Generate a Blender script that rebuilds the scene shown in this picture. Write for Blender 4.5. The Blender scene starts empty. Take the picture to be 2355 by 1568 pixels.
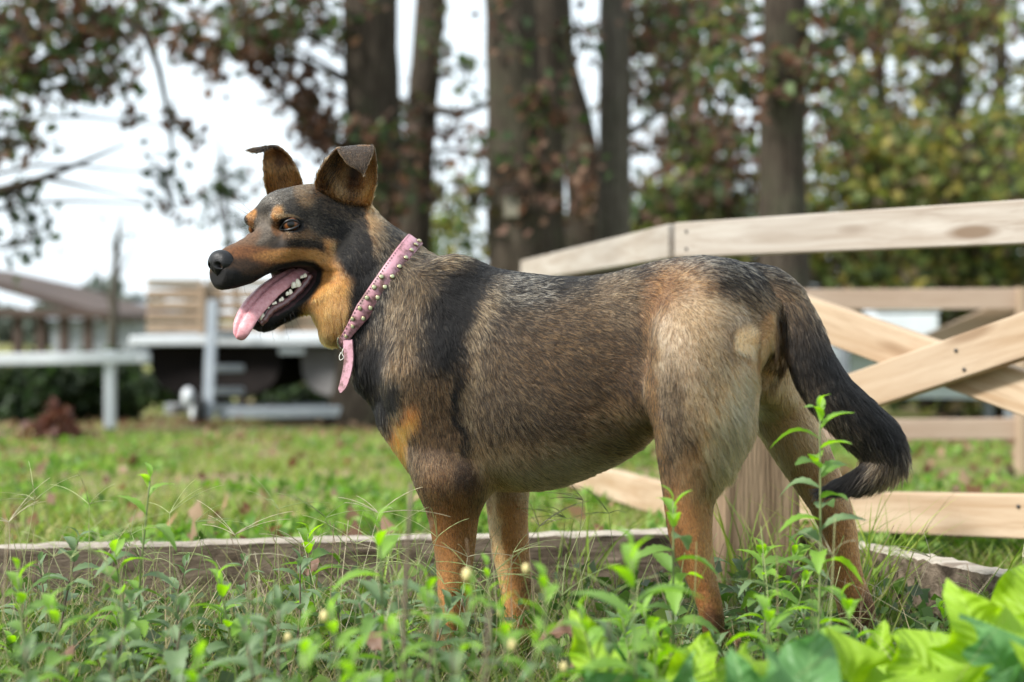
import bpy, bmesh, math, random
import numpy as np
from mathutils import Vector, Matrix, Euler

# ------------------------------------------------------------------ camera
H = 0.53                       # camera height over the bed soil (m)
scene = bpy.context.scene
col = scene.collection
cam_d = bpy.data.cameras.new("camera")
cam = bpy.data.objects.new("camera", cam_d)
col.objects.link(cam)
cam.location = (0, 0, H)
cam.rotation_euler = (math.radians(90), 0, 0)
cam_d.sensor_width = 36.0
cam_d.lens = 50.0
cam_d.shift_y = -54.0 / 2354.0
cam_d.clip_start = 0.05
cam_d.clip_end = 1000
cam_d.dof.use_dof = True
cam_d.dof.focus_distance = 2.08
cam_d.dof.aperture_fstop = 2.8
scene.camera = cam

# ------------------------------------------------------------------ sky and sun
SUN_EL, SUN_AZ = math.radians(41), math.radians(-116)    # azimuth from +Y (view direction), clockwise; negative = from the left
world = bpy.data.worlds.new("World")
scene.world = world
world.use_nodes = True
wn, wl = world.node_tree.nodes, world.node_tree.links
wn.clear()
w_out = wn.new("ShaderNodeOutputWorld")
w_sky = wn.new("ShaderNodeTexSky")
w_sky.sky_type = 'NISHITA'
w_sky.sun_disc = False
w_sky.sun_elevation = SUN_EL
w_sky.sun_rotation = SUN_AZ
w_sky.air_density = 1.0
w_sky.dust_density = 3.0
w_sky.ozone_density = 1.0
w_bg = wn.new("ShaderNodeBackground")
w_bg.inputs[1].default_value = 0.10
w_cl = wn.new("ShaderNodeBackground")          # thin even cloud over the whole sky
w_cl.inputs[0].default_value = (0.84, 0.935, 1.0, 1)
w_cl.inputs[1].default_value = 1.02
w_mix = wn.new("ShaderNodeMixShader")
w_co = wn.new("ShaderNodeTexCoord")
w_no = wn.new("ShaderNodeTexNoise")
w_no.inputs['Scale'].default_value = 2.2
w_no.inputs['Detail'].default_value = 5
w_mr = wn.new("ShaderNodeMapRange")
w_mr.inputs['From Min'].default_value = 0.3
w_mr.inputs['From Max'].default_value = 0.7
w_mr.inputs['To Min'].default_value = 0.86
w_mr.inputs['To Max'].default_value = 0.98
wl.new(w_co.outputs['Generated'], w_no.inputs['Vector'])
wl.new(w_no.outputs['Fac'], w_mr.inputs['Value'])
wl.new(w_mr.outputs[0], w_mix.inputs[0])
wl.new(w_sky.outputs[0], w_bg.inputs[0])
wl.new(w_bg.outputs[0], w_mix.inputs[1])
wl.new(w_cl.outputs[0], w_mix.inputs[2])
wl.new(w_mix.outputs[0], w_out.inputs[0])

sun_d = bpy.data.lights.new("sun", 'SUN')
sun_d.energy = 4.6
sun_d.angle = math.radians(9)
sun_d.color = (1.0, 0.965, 0.91)
sun = bpy.data.objects.new("sun", sun_d)
col.objects.link(sun)
sv = Vector((math.sin(SUN_AZ) * math.cos(SUN_EL), math.cos(SUN_AZ) * math.cos(SUN_EL), math.sin(SUN_EL)))
sun.rotation_euler = sv.to_track_quat('Z', 'Y').to_euler()
sun.location = sv * 30

vs = scene.view_settings
vs.view_transform = 'Standard'
vs.look = 'None'
vs.exposure = 0.66
vs.gamma = 1.0
vs.use_curve_mapping = False
scene.cycles.use_denoising = True
scene.cycles.max_bounces = 8
scene.cycles.diffuse_bounces = 4
scene.cycles.glossy_bounces = 3
scene.cycles.transmission_bounces = 4
scene.cycles.transparent_max_bounces = 8
scene.cycles.sample_clamp_indirect = 6.0
scene.cycles.caustics_reflective = False
scene.cycles.caustics_refractive = False

# ------------------------------------------------------------------ helpers
F = 3270.0                     # focal length in units of the 2354-wide measuring frame
def P(u, v, d):
    """point at distance d seen at (u, v) of the measuring frame"""
    return np.array([(u - 1177.0) / F * d, d, H - (v - 730.0) / F * d])
def V(u, v, d):
    return Vector(P(u, v, d))
def UV(p):
    p = np.asarray(p)
    d = p[..., 1]
    return 1177.0 + p[..., 0] / d * F, 730.0 + (H - p[..., 2]) / d * F
def px(n, d):
    return n * d / F

def tag(o, label=None, cat=None, group=None, kind=None):
    if label: o['label'] = label
    if cat: o['category'] = cat
    if group: o['group'] = group
    if kind: o['kind'] = kind
    return o
def empty(name, loc=(0, 0, 0), rz=0.0):
    o = bpy.data.objects.new(name, None)
    o.empty_display_size = 0.1
    o.location = loc
    o.rotation_euler = (0, 0, rz)
    col.objects.link(o)
    return o
def mesh_from(name, verts, faces, mat=None, smooth=True):
    me = bpy.data.meshes.new(name)
    verts = np.asarray(verts, dtype=np.float32)
    if isinstance(faces, np.ndarray):
        n, k = faces.shape
        me.vertices.add(len(verts)); me.vertices.foreach_set('co', verts.ravel())
        me.loops.add(n * k); me.loops.foreach_set('vertex_index', faces.ravel().astype(np.int32))
        me.polygons.add(n); me.polygons.foreach_set('loop_start', np.arange(0, n * k, k, dtype=np.int32))
        me.update(calc_edges=True)
    else:
        me.from_pydata([tuple(v) for v in verts], [], [tuple(f) for f in faces])
    if smooth:
        me.polygons.foreach_set('use_smooth', np.ones(len(me.polygons), dtype=bool))
    me.update()
    if mat: me.materials.append(mat)
    return me
def link(name, me, parent=None, loc=None, rot=None, scale=None):
    o = bpy.data.objects.new(name, me)
    col.objects.link(o)
    if parent is not None: o.parent = parent
    if loc is not None: o.location = loc
    if rot is not None: o.rotation_euler = rot
    if scale is not None: o.scale = scale
    return o
def set_col(me, name, arr):
    a = me.attributes.new(name, 'FLOAT_COLOR', 'POINT')
    c = np.ones((len(arr), 4), dtype=np.float32); c[:, :arr.shape[1]] = arr
    a.data.foreach_set('color', c.ravel())

class NT:
    """short hand for a material node tree"""
    def __init__(s, name):
        s.m = bpy.data.materials.new(name); s.m.use_nodes = True
        s.n, s.l = s.m.node_tree.nodes, s.m.node_tree.links
        s.b = s.n['Principled BSDF']; s.out = s.n['Material Output']
    def new(s, t, **kw):
        nd = s.n.new(t)
        for k, v in kw.items(): setattr(nd, k, v)
        return nd
    def noise(s, scale, detail=4, vec=None, rough=0.55, dist=0.0):
        nd = s.n.new('ShaderNodeTexNoise'); nd.inputs['Scale'].default_value = scale
        nd.inputs['Detail'].default_value = detail; nd.inputs['Roughness'].default_value = rough
        nd.inputs['Distortion'].default_value = dist
        if vec is not None: s.l.new(vec, nd.inputs['Vector'])
        return nd
    def ramp(s, fac, stops):
        nd = s.n.new('ShaderNodeValToRGB'); e = nd.color_ramp.elements
        while len(e) < len(stops): e.new(0.5)
        for q, (p, c) in zip(e, stops):
            q.position = p; q.color = (*c, 1) if len(c) == 3 else c
        s.l.new(fac, nd.inputs[0]); return nd
    def mix(s, fac, a, b, mode='MIX'):
        nd = s.n.new('ShaderNodeMix'); nd.data_type = 'RGBA'; nd.blend_type = mode
        for i, x in ((0, fac), (6, a), (7, b)):
            if isinstance(x, (int, float)): nd.inputs[i].default_value = x
            elif isinstance(x, tuple): nd.inputs[i].default_value = (*x, 1) if len(x) == 3 else x
            else: s.l.new(x, nd.inputs[i])
        return nd.outputs[2]
    def coord(s, which='Object', scale=None):
        c = s.n.new('ShaderNodeTexCoord').outputs[which]
        if scale:
            mp = s.n.new('ShaderNodeMapping'); mp.inputs['Scale'].default_value = scale
            s.l.new(c, mp.inputs['Vector']); return mp.outputs[0]
        return c
    def bump(s, h, strength=0.4, dist=0.01):
        nd = s.n.new('ShaderNodeBump'); nd.inputs['Strength'].default_value = strength
        nd.inputs['Distance'].default_value = dist
        s.l.new(h, nd.inputs['Height']); s.l.new(nd.outputs[0], s.b.inputs['Normal']); return nd
    def base(s, c):
        if isinstance(c, tuple): s.b.inputs['Base Color'].default_value = (*c, 1)
        else: s.l.new(c, s.b.inputs['Base Color'])
    def set(s, **kw):
        for k, v in kw.items(): s.b.inputs[k.replace('_', ' ')].default_value = v

def box_data(sx, sy, sz, bevel=0.0, seg=1):
    bm = bmesh.new(); bmesh.ops.create_cube(bm, size=1.0)
    bmesh.ops.scale(bm, vec=(sx, sy, sz), verts=bm.verts)
    if bevel > 0: bmesh.ops.bevel(bm, geom=bm.edges[:], offset=bevel, segments=seg, affect='EDGES', profile=0.6)
    me = bpy.data.meshes.new('box'); bm.to_mesh(me); bm.free(); return me
def tube(pts, rad, n=8, cap=True):
    """verts, faces of a tube along pts"""
    pts = np.asarray(pts, float); rad = np.broadcast_to(np.asarray(rad, float), (len(pts),))
    T = np.gradient(pts, axis=0); T /= np.linalg.norm(T, axis=1)[:, None] + 1e-9
    ref = np.array([0, 0, 1.0]) if abs(T[0, 2]) < 0.9 else np.array([0, 1.0, 0])
    Vv, N = [], None
    for i, t in enumerate(T):
        N = (np.cross(t, ref) if N is None else N - t * np.dot(N, t)); N /= np.linalg.norm(N) + 1e-9
        B = np.cross(t, N)
        a = np.arange(n) * 2 * np.pi / n
        Vv.append(pts[i] + rad[i] * (np.cos(a)[:, None] * N + np.sin(a)[:, None] * B))
    Vv = np.concatenate(Vv); Fc = []
    for i in range(len(pts) - 1):
        for j in range(n):
            k = (j + 1) % n
            Fc.append((i * n + j, i * n + k, (i + 1) * n + k, (i + 1) * n + j))
    if cap:
        Fc.append(tuple(range(n))[::-1]); Fc.append(tuple((len(pts) - 1) * n + j for j in range(n)))
    return Vv, Fc
def spline(ctrl, n):
    """Catmull-Rom through rows of ctrl"""
    c = np.asarray(ctrl, float); m = len(c)
    c = np.concatenate([[2 * c[0] - c[1]], c, [2 * c[-1] - c[-2]]])
    t = np.linspace(0, m - 1 - 1e-6, n); i = t.astype(int); f = (t - i).reshape((-1,) + (1,) * (c.ndim - 1))
    a, b, d, e = c[i], c[i + 1], c[i + 2], c[i + 3]
    return 0.5 * (2 * b + (d - a) * f + (2 * a - 5 * b + 4 * d - e) * f ** 2 + (3 * b - a - 3 * d + e) * f ** 3)
# ------------------------------------------------------------------ the dog's body as one implicit surface
TH = math.radians(27)
AX0 = np.array([0.283, 2.0]); FWD = np.array([-math.cos(TH), math.sin(TH)]); LAT = np.array([-math.sin(TH), -math.cos(TH)])
def axis_at(u):
    k = (u - 1177.0) / F
    s = (AX0[0] - 2.0 * k) / (math.cos(TH) + k * math.sin(TH))
    return s, AX0[1] + s * math.sin(TH)
HC = P(619, 516, 2.2); PHI = math.radians(47)
HF = np.array([-math.cos(PHI), -math.sin(PHI), 0]); HL = np.array([math.sin(PHI), -math.cos(PHI), 0]); HU = np.array([0, 0, 1.0])
def HP(f, l, z): return HC + HF * f + HL * l + HU * z

class Field:
    def __init__(s, lo, hi, h, fine=None):
        s.h = h
        s.ax = [np.arange(lo[i], hi[i], h).astype(np.float32) for i in range(3)] if fine is None else [np.concatenate([np.arange(lo[i], fine[0][i], h), np.arange(fine[0][i], fine[1][i], fine[2]), np.arange(fine[1][i], hi[i], h)]).astype(np.float32) for i in range(3)]
        s.f = np.full([len(a) for a in s.ax], 0.5, np.float32)
    def box(s, lo, hi):
        sl = []
        for i in range(3):
            a = int(np.clip(np.searchsorted(s.ax[i], lo[i]), 0, len(s.ax[i]) - 1)); b = int(np.clip(np.searchsorted(s.ax[i], hi[i]), a + 1, len(s.ax[i])))
            sl.append(slice(a, b))
        X, Y, Z = s.ax[0][sl[0]][:, None, None], s.ax[1][sl[1]][None, :, None], s.ax[2][sl[2]][None, None, :]
        return tuple(sl), X, Y, Z
    def add(s, lo, hi, fn, k, sub=False):
        m = k + 2.5 * s.h
        sl, X, Y, Z = s.box(np.array(lo) - m, np.array(hi) + m)
        b = fn(X, Y, Z).astype(np.float32); a = s.f[sl]
        if sub:
            b = -b
            h = np.clip(0.5 + 0.5 * (a - b) / k, 0, 1)
            s.f[sl] = b + (a - b) * h + k * h * (1 - h)
        else:
            h = np.clip(0.5 + 0.5 * (b - a) / k, 0, 1)
            s.f[sl] = b + (a - b) * h - k * h * (1 - h)
    def cone(s, a, ra, b, rb, k=0.02, lat=None, ls=1.0, sub=False):
        """tapered capsule; lat, ls: direction and scale of a flattening"""
        a, b = np.array(a, float), np.array(b, float); r = max(ra, rb) * max(1, ls)
        def fn(X, Y, Z):
            q = [X - a[0], Y - a[1], Z - a[2]]; ba = b - a
            if lat is not None:
                dl = q[0] * lat[0] + q[1] * lat[1] + q[2] * lat[2]; g = 1 / ls - 1
                q = [q[i] + dl * (lat[i] * g) for i in range(3)]
                ba = ba + np.array(lat) * np.dot(ba, lat) * g
            L2 = max(np.dot(ba, ba), 1e-9)
            t = np.clip((q[0] * ba[0] + q[1] * ba[1] + q[2] * ba[2]) / L2, 0, 1)
            d = np.sqrt((q[0] - t * ba[0]) ** 2 + (q[1] - t * ba[1]) ** 2 + (q[2] - t * ba[2]) ** 2)
            return (d - (ra + (rb - ra) * t)) * min(1, ls if lat is not None else 1)
        s.add(np.minimum(a, b) - r, np.maximum(a, b) + r, fn, k, sub)
    def ell(s, c, rf, rl, rz, A, B, C, k=0.02, sub=False):
        """ellipsoid with axes A, B, C"""
        c = np.array(c); r = max(rf, rl, rz)
        def fn(X, Y, Z):
            q = [X - c[0], Y - c[1], Z - c[2]]
            e = [q[0] * a[0] + q[1] * a[1] + q[2] * a[2] for a in (A, B, C)]
            return (np.sqrt((e[0] / rf) ** 2 + (e[1] / rl) ** 2 + (e[2] / rz) ** 2) - 1) * min(rf, rl, rz)
        s.add(c - r, c + r, fn, k, sub)
    def leg(s, rows, k):
        """upright loft: rows of v, uL, uR, depth, half depth"""
        R = np.array(rows, float); z = H - (R[:, 0] - 730) / F * R[:, 3]
        xl, xr = (R[:, 1] - 1177) / F * R[:, 3], (R[:, 2] - 1177) / F * R[:, 3]
        o = np.argsort(z); zz = z[o]
        zf = np.linspace(zz[0], zz[-1], 160); kern = np.hanning(23); kern /= kern.sum()
        def ip(a):
            g = np.convolve(np.pad(np.interp(zf, zz, a[o]), 11, mode='reflect', reflect_type='odd'), kern, 'valid')
            return lambda q: np.interp(q, zf, g)
        xc, xa, yc, yb = ip((xl + xr) / 2), ip((xr - xl) / 2 - 0.004), ip(R[:, 3]), ip(R[:, 4])
        def fn(X, Y, Z):
            a, b = xa(Z), yb(Z)
            d = (np.sqrt(((X - xc(Z)) / a) ** 2 + ((Y - yc(Z)) / b) ** 2) - 1) * np.minimum(a, b)
            over = np.maximum(Z - zz[-1], zz[0] - Z)
            return np.where(over > 0, np.sqrt(np.maximum(d, 0) ** 2 + over ** 2), d)
        s.add((xl.min(), (R[:, 3] - R[:, 4]).min(), z.min()), (xr.max(), (R[:, 3] + R[:, 4]).max(), z.max()), fn, k)

def build_field(h=0.0036):
    S = Field((-0.50, 1.80, -0.012), (0.60, 2.46, 0.76), h, ((-.485, 2.06, .45), (-.22, 2.36, .73), .0023))
    # torso: contour of the photograph carried to the dog's own axis: u, top, bottom, half width
    T = np.array([(868, 800, 900, .030), (885, 720, 962, .052), (915, 655, 1012, .074), (950, 622, 1056, .090), (1000, 600, 1100, .102),
                  (1060, 597, 1120, .110), (1130, 609, 1132, .116), (1200, 620, 1134, .119), (1270, 628, 1128, .119), (1340, 630, 1104, .112),
                  (1410, 621, 1070, .102), (1470, 604, 1026, .092), (1540, 587, 960, .088), (1620, 579, 890, .090),
                  (1700, 592, 860, .082), (1755, 622, 850, .066), (1790, 690, 810, .030)], float)
    sd = [axis_at(u) for u in T[:, 0]]
    ss = np.array([x[0] for x in sd]); dd = np.array([x[1] for x in sd])
    zt = H - (T[:, 1] - 730) / F * dd - .005; zb = H - (T[:, 2] - 730) / F * dd + .005
    o = np.argsort(ss); so = ss[o]
    fine = np.linspace(so[0], so[-1], 120)
    def smooth(a):
        g = np.interp(fine, so, a[o]); kern = np.hanning(11); kern /= kern.sum()
        return np.convolve(np.pad(g, 5, mode='edge'), kern, 'valid')
    zc, ha, hw = smooth((zt + zb) / 2), smooth((zt - zb) / 2), smooth(T[:, 3])
    def torso(X, Y, Z):
        sx = (X - AX0[0]) * FWD[0] + (Y - AX0[1]) * FWD[1]; t = (X - AX0[0]) * LAT[0] + (Y - AX0[1]) * LAT[1]
        c, a, w = np.interp(sx, fine, zc), np.interp(sx, fine, ha), np.interp(sx, fine, hw)
        q = (Z - c) / a
        w2 = w * (1 - 0.16 * np.clip(q, -1, 1))                       # a little narrower along the spine
        d = ((np.abs(t / w2) ** 2.25 + np.abs(q) ** 2.25) ** (1 / 2.25) - 1) * np.minimum(a, w)
        over = np.maximum(sx - so[-1], so[0] - sx)
        return np.where(over > 0, np.maximum(d, 0) + over, d)
    S.add((-.28, 1.8, .1), (.45, 2.46, .66), torso, 0.02)
    L3 = np.array([LAT[0], LAT[1], 0])
    # neck and withers
    S.cone(P(808, 524, 2.26), px(70, 2.25), P(885, 655, 2.24), px(110, 2.24), 0.03, L3, .88)
    S.cone(P(885, 655, 2.24), px(110, 2.24), P(970, 775, 2.2), px(158, 2.2), 0.03, L3, .78)
    S.cone(P(792, 690, 2.215), px(45, 2.2), P(868, 840, 2.2), px(62, 2.2), 0.03)
    S.cone(P(726, 688, 2.195), px(30, 2.2), P(760, 757, 2.19), px(20, 2.2), 0.03)            # throat
    S.cone(P(800, 640, 2.22), px(60, 2.2), P(800, 720, 2.2), px(48, 2.2), 0.03)
    S.cone(P(757, 768, 2.19), px(13, 2.2), P(800, 735, 2.2), px(34, 2.2), 0.02)
    # shoulder blade and upper arm, near side: a ridge and a muscle
    S.cone(P(1040, 650, 2.145), px(34, 2.1), P(985, 860, 2.10), px(76, 2.1), 0.06)
    S.cone(P(985, 860, 2.105), px(80, 2.1), P(1032, 1075, 2.09), px(66, 2.1), 0.045)
    S.cone(P(918, 955, 2.165), px(34, 2.2), P(962, 1050, 2.14), px(24, 2.2), 0.025)            # breast bone
    # near fore leg
    S.leg([(975, 1000, 1030, 2.115, .008), (1010, 965, 1062, 2.108, .026), (1050, 949, 1092, 2.093, .041), (1085, 953, 1111, 2.083, .048), (1125, 962, 1118, 2.08, .046), (1165, 972, 1110, 2.085, .040),
           (1210, 983, 1103, 2.09, .035), (1260, 992, 1097, 2.09, .031), (1330, 1000, 1089, 2.09, .028), (1400, 1001, 1081, 2.09, .026),
           (1460, 997, 1073, 2.09, .026), (1530, 1000, 1066, 2.09, .023), (1548, 1000, 1068, 2.09, .022)], 0.034)
    S.cone(P(1085, 1118, 2.078), px(26, 2.08), P(1075, 1085, 2.08), px(30, 2.08), 0.012)       # elbow
    S.cone(P(1030, 1545, 2.085), px(36, 2.1), P(985, 1550, 2.06), px(32, 2.1), 0.02)
    # far fore leg
    S.leg([(1040, 1095, 1232, 2.26, .044), (1110, 1106, 1222, 2.26, .042), (1160, 1113, 1218, 2.26, .038), (1210, 1118, 1219, 2.26, .034), (1265, 1125, 1222, 2.26, .030),
           (1330, 1140, 1227, 2.26, .027), (1400, 1150, 1225, 2.26, .025), (1470, 1152, 1218, 2.26, .023), (1482, 1152, 1216, 2.26, .022)], 0.018)
    S.cone(P(1175, 1474, 2.255), px(32, 2.2), P(1140, 1476, 2.235), px(28, 2.2), 0.02)
    # rump: bony hip, buttocks
    S.cone(P(1640, 680, 1.955), px(70, 1.95), P(1700, 770, 1.945), px(60, 1.95), 0.03)
    S.cone(P(1756, 800, 2.0), px(42, 2.0), P(1748, 880, 1.995), px(40, 2.0), 0.035)
    S.cone(P(1714, 783, 1.915), px(33, 1.93), P(1730, 812, 1.93), px(34, 1.93), 0.009)        # whorl over the sitting bone
    S.cone(P(1768, 770, 2.01), px(36, 2.0), P(1775, 905, 2.03), px(48, 2.0), 0.03)
    # far hind leg
    S.leg([(690, 1650, 1795, 2.085, .045), (780, 1675, 1812, 2.085, .055), (870, 1690, 1850, 2.085, .058), (940, 1712, 1878, 2.08, .055), (1000, 1745, 1900, 2.075, .050),
           (1060, 1780, 1925, 2.07, .043), (1125, 1826, 1952, 2.065, .036), (1180, 1866, 1968, 2.06, .031), (1240, 1886, 1977, 2.06, .028),
           (1300, 1897, 1983, 2.06, .026), (1350, 1907, 1998, 2.06, .026), (1385, 1917, 2018, 2.06, .027), (1420, 1925, 2022, 2.06, .026), (1455, 1928, 2006, 2.06, .023),
           (1500, 1925, 1985, 2.06, .020), (1560, 1920, 1976, 2.06, .020)], 0.02)
    S.cone(P(1945, 1550, 2.055), px(30, 2.0), P(1905, 1556, 2.02), px(28, 2.0), 0.02)
    # near hind leg
    S.leg([(650, 1545, 1700, 1.965, .050), (700, 1510, 1725, 1.945, .060), (760, 1492, 1742, 1.93, .066), (830, 1490, 1752, 1.925, .067), (900, 1493, 1750, 1.92, .062),
           (960, 1496, 1745, 1.915, .056), (1000, 1500, 1738, 1.915, .051), (1045, 1506, 1716, 1.915, .045), (1082, 1511, 1686, 1.915, .040), (1115, 1516, 1656, 1.915, .035), (1150, 1521, 1645, 1.915, .032),
           (1200, 1525, 1643, 1.915, .030), (1255, 1536, 1643, 1.915, .028), (1310, 1561, 1649, 1.915, .026), (1360, 1584, 1661, 1.915, .025), (1400, 1599, 1670, 1.915, .025),
           (1440, 1608, 1674, 1.915, .025), (1475, 1612, 1668, 1.915, .021), (1530, 1612, 1662, 1.915, .019), (1610, 1608, 1660, 1.915, .019)], 0.011)
    S.cone(P(1630, 1610, 1.905), px(30, 1.9), P(1588, 1618, 1.88), px(28, 1.9), 0.02)
    S.cone(P(1530, 900, 1.96), px(36, 1.95), P(1450, 955, 2.03), px(40, 2.0), 0.05)        # flank fold
    # tail
    tl = [(1725, 640, 2.00, 42), (1790, 672, 1.985, 46), (1832, 740, 1.965, 48), (1862, 820, 1.945, 50), (1905, 895, 1.93, 52), (1960, 955, 1.92, 54), (2010, 1005, 1.915, 52),
          (2032, 1048, 1.91, 42), (2005, 1086, 1.905, 30), (1955, 1108, 1.90, 19), (1905, 1122, 1.90, 6)]
    tl = spline(tl, 34)
    for (a, b) in zip(tl[:-1], tl[1:]):
        S.cone(P(*a[:3]), px(max(a[3] - 8, 3), 1.95), P(*b[:3]), px(max(b[3] - 8, 3), 1.95), 0.012)
    # ---- head
    E = lambda f, l, z, rf, rl, rz, k=.018, sub=False: S.ell(HP(f, l, z), rf, rl, rz, HF, HL, HU, k, sub)
    C = lambda a, ra, b, rb, k=.015, sub=False: S.cone(HP(*a), ra, HP(*b), rb, k, sub=sub)
    E(-.080, 0, .006, .078, .068, .056)
    E(-.040, 0, .022, .05, .050, .034)
    C((-.10, 0, .0), .062, (-.16, .0, -.05), .064, .03)
    MZ = np.array([(-.06, .018, -.074, .061), (-.03, .012, -.074, .056), (0, .000, -.079, .048), (.02, -.009, -.088, .043), (.04, -.020, -.097, .039), (.06, -.030, -.104, .037),
                   (.075, -.036, -.107, .034), (.088, -.043, -.104, .029), (.096, -.050, -.096, .022)])
    def muzzle(X, Y, Z):
        q = [X - HC[0], Y - HC[1], Z - HC[2]]
        f = q[0] * HF[0] + q[1] * HF[1]; l = q[0] * HL[0] + q[1] * HL[1]; z = q[2] + 0 * f
        m = MZ
        ip = lambda i: np.interp(f, m[:, 0], m[:, i])
        t, b, w = ip(1), ip(2), ip(3); c, a = (t + b) / 2, (t - b) / 2
        q = (z - c) / a
        w = w * (1 - .28 * np.clip(q + .1, 0, 1))                       # narrower bridge
        d = ((np.abs(l / w) ** 2.3 + np.abs(q) ** 2.3) ** (1 / 2.3) - 1) * np.minimum(a, w)
        over = np.maximum(f - m[-1, 0], m[0, 0] - f)
        return np.where(over > 0, np.maximum(d, 0) + over, d)
    S.add(HC - .15, HC + .15, muzzle, .016)
    for sgn in (1, -1):
        E(-.006, sgn * .034, .008, .026, .016, .013, .016)              # brow
        E(-.034, sgn * .052, -.026, .042, .016, .024, .016)            # cheek bone
        E(-.090, sgn * .052, -.045, .050, .030, .048, .022)            # jaw muscle
        C((-.088, sgn * .048, -.085), .022, (-.036, sgn * .034, -.118), .0165, .014)   # lower jaw
        C((-.036, sgn * .034, -.118), .0165, (.010, sgn * .013, -.146), .0145, .012)
        C((-.082, sgn * .054, -.065), .018, (-.07, sgn * .052, -.100), .018, .016)       # lip corner
    C((-.04, -.02, -.120), .018, (.012, 0, -.147), .0155, .014)
    # mouth opening: contour of the lips carried to the near cheek
    op = [(596, 652), (625, 633), (658, 619), (690, 612), (713, 613), (727, 625), (724, 645), (702, 676), (668, 705), (640, 722), (612, 731), (585, 716), (560, 690), (548, 668)]
    pg = np.array([head_fz(u, v, .042) for u, v in op])
    def opening(X, Y, Z):
        q = [X - HC[0], Y - HC[1], Z - HC[2]]
        f = q[0] * HF[0] + q[1] * HF[1] + 0 * Z; l = q[0] * HL[0] + q[1] * HL[1] + 0 * Z; z = q[2] + 0 * f
        d2 = np.full(f.shape, 9.0); ins = np.zeros(f.shape, bool)
        for i in range(len(pg)):
            a, b = pg[i], pg[(i + 1) % len(pg)]; e = b - a
            t = np.clip(((f - a[0]) * e[0] + (z - a[1]) * e[1]) / np.dot(e, e), 0, 1)
            d2 = np.minimum(d2, (f - a[0] - t * e[0]) ** 2 + (z - a[1] - t * e[1]) ** 2)
            c1 = (a[1] > z) != (b[1] > z)
            ins ^= c1 & (f < (b[0] - a[0]) * (z - a[1]) / (b[1] - a[1] + 1e-12) + a[0])
        d = np.sqrt(d2) * np.where(ins, -1, 1)
        wall = -l - np.interp(f, [-.09, -.03, .01, .03], [.030, .020, .016, .10])
        return np.maximum(d, wall)
    S.add(HC - .18, HC + .13, opening, .006, sub=True)
    for sgn in (1, -1):
        E(-.002, sgn * .048, -.0035, .0150, .014, .0068, .006, True)          # eye socket
    return S

def head_fz(u, v, l):
    """(f, z) in the head's frame of the point at side offset l that is seen at (u, v)"""
    k = (u - 1177.0) / F                                     # HC.x + HF.x f + HL.x l = k (HC.y + HF.y f + HL.y l)
    f = (k * (HC[1] + HL[1] * l) - HC[0] - HL[0] * l) / (HF[0] - k * HF[1])
    y = HC[1] + HF[1] * f + HL[1] * l
    return np.array([f, H - (v - 730.0) / F * y - HC[2]])

def nose_mesh():
    o = -.0135
    S = Field(HP(.09, 0, -.068) - .034, HP(.09, 0, -.068) + .034, .0009)
    E = lambda f, l, z, rf, rl, rz, k=.006, sub=False: S.ell(HP(f + o, l, z - .0035), rf * 1.0, rl * 1.12, rz * 1.06, HF, HL, HU, k, sub)
    C = lambda a, ra, b, rb, k=.004, sub=False: S.cone(HP(a[0] + o, a[1], a[2] - .0035), ra, HP(b[0] + o, b[1], b[2] - .0035), rb, k, sub=sub)
    E(.103, 0, -.052, .016, .0185, .0125)
    E(.110, 0, -.062, .010, .012, .011)
    for g in (1, -1):
        E(.101, g * .0155, -.060, .013, .0075, .0100)
    C((.109, 0, -.068), .006, (.105, 0, -.084), .003, .005)
    for g in (1, -1):
        C((.120, g * .0090, -.0625), .0036, (.106, g * .0140, -.0625), .0042, .003, True)
        C((.106, g * .0165, -.064), .0030, (.090, g * .0245, -.0575), .0014, .003, True)
    C((.123, 0, -.055), .0007, (.110, 0, -.090), .0010, .003, True)
    v, f = surface_nets(S)
    return relax(v, f, 2), f

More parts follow.
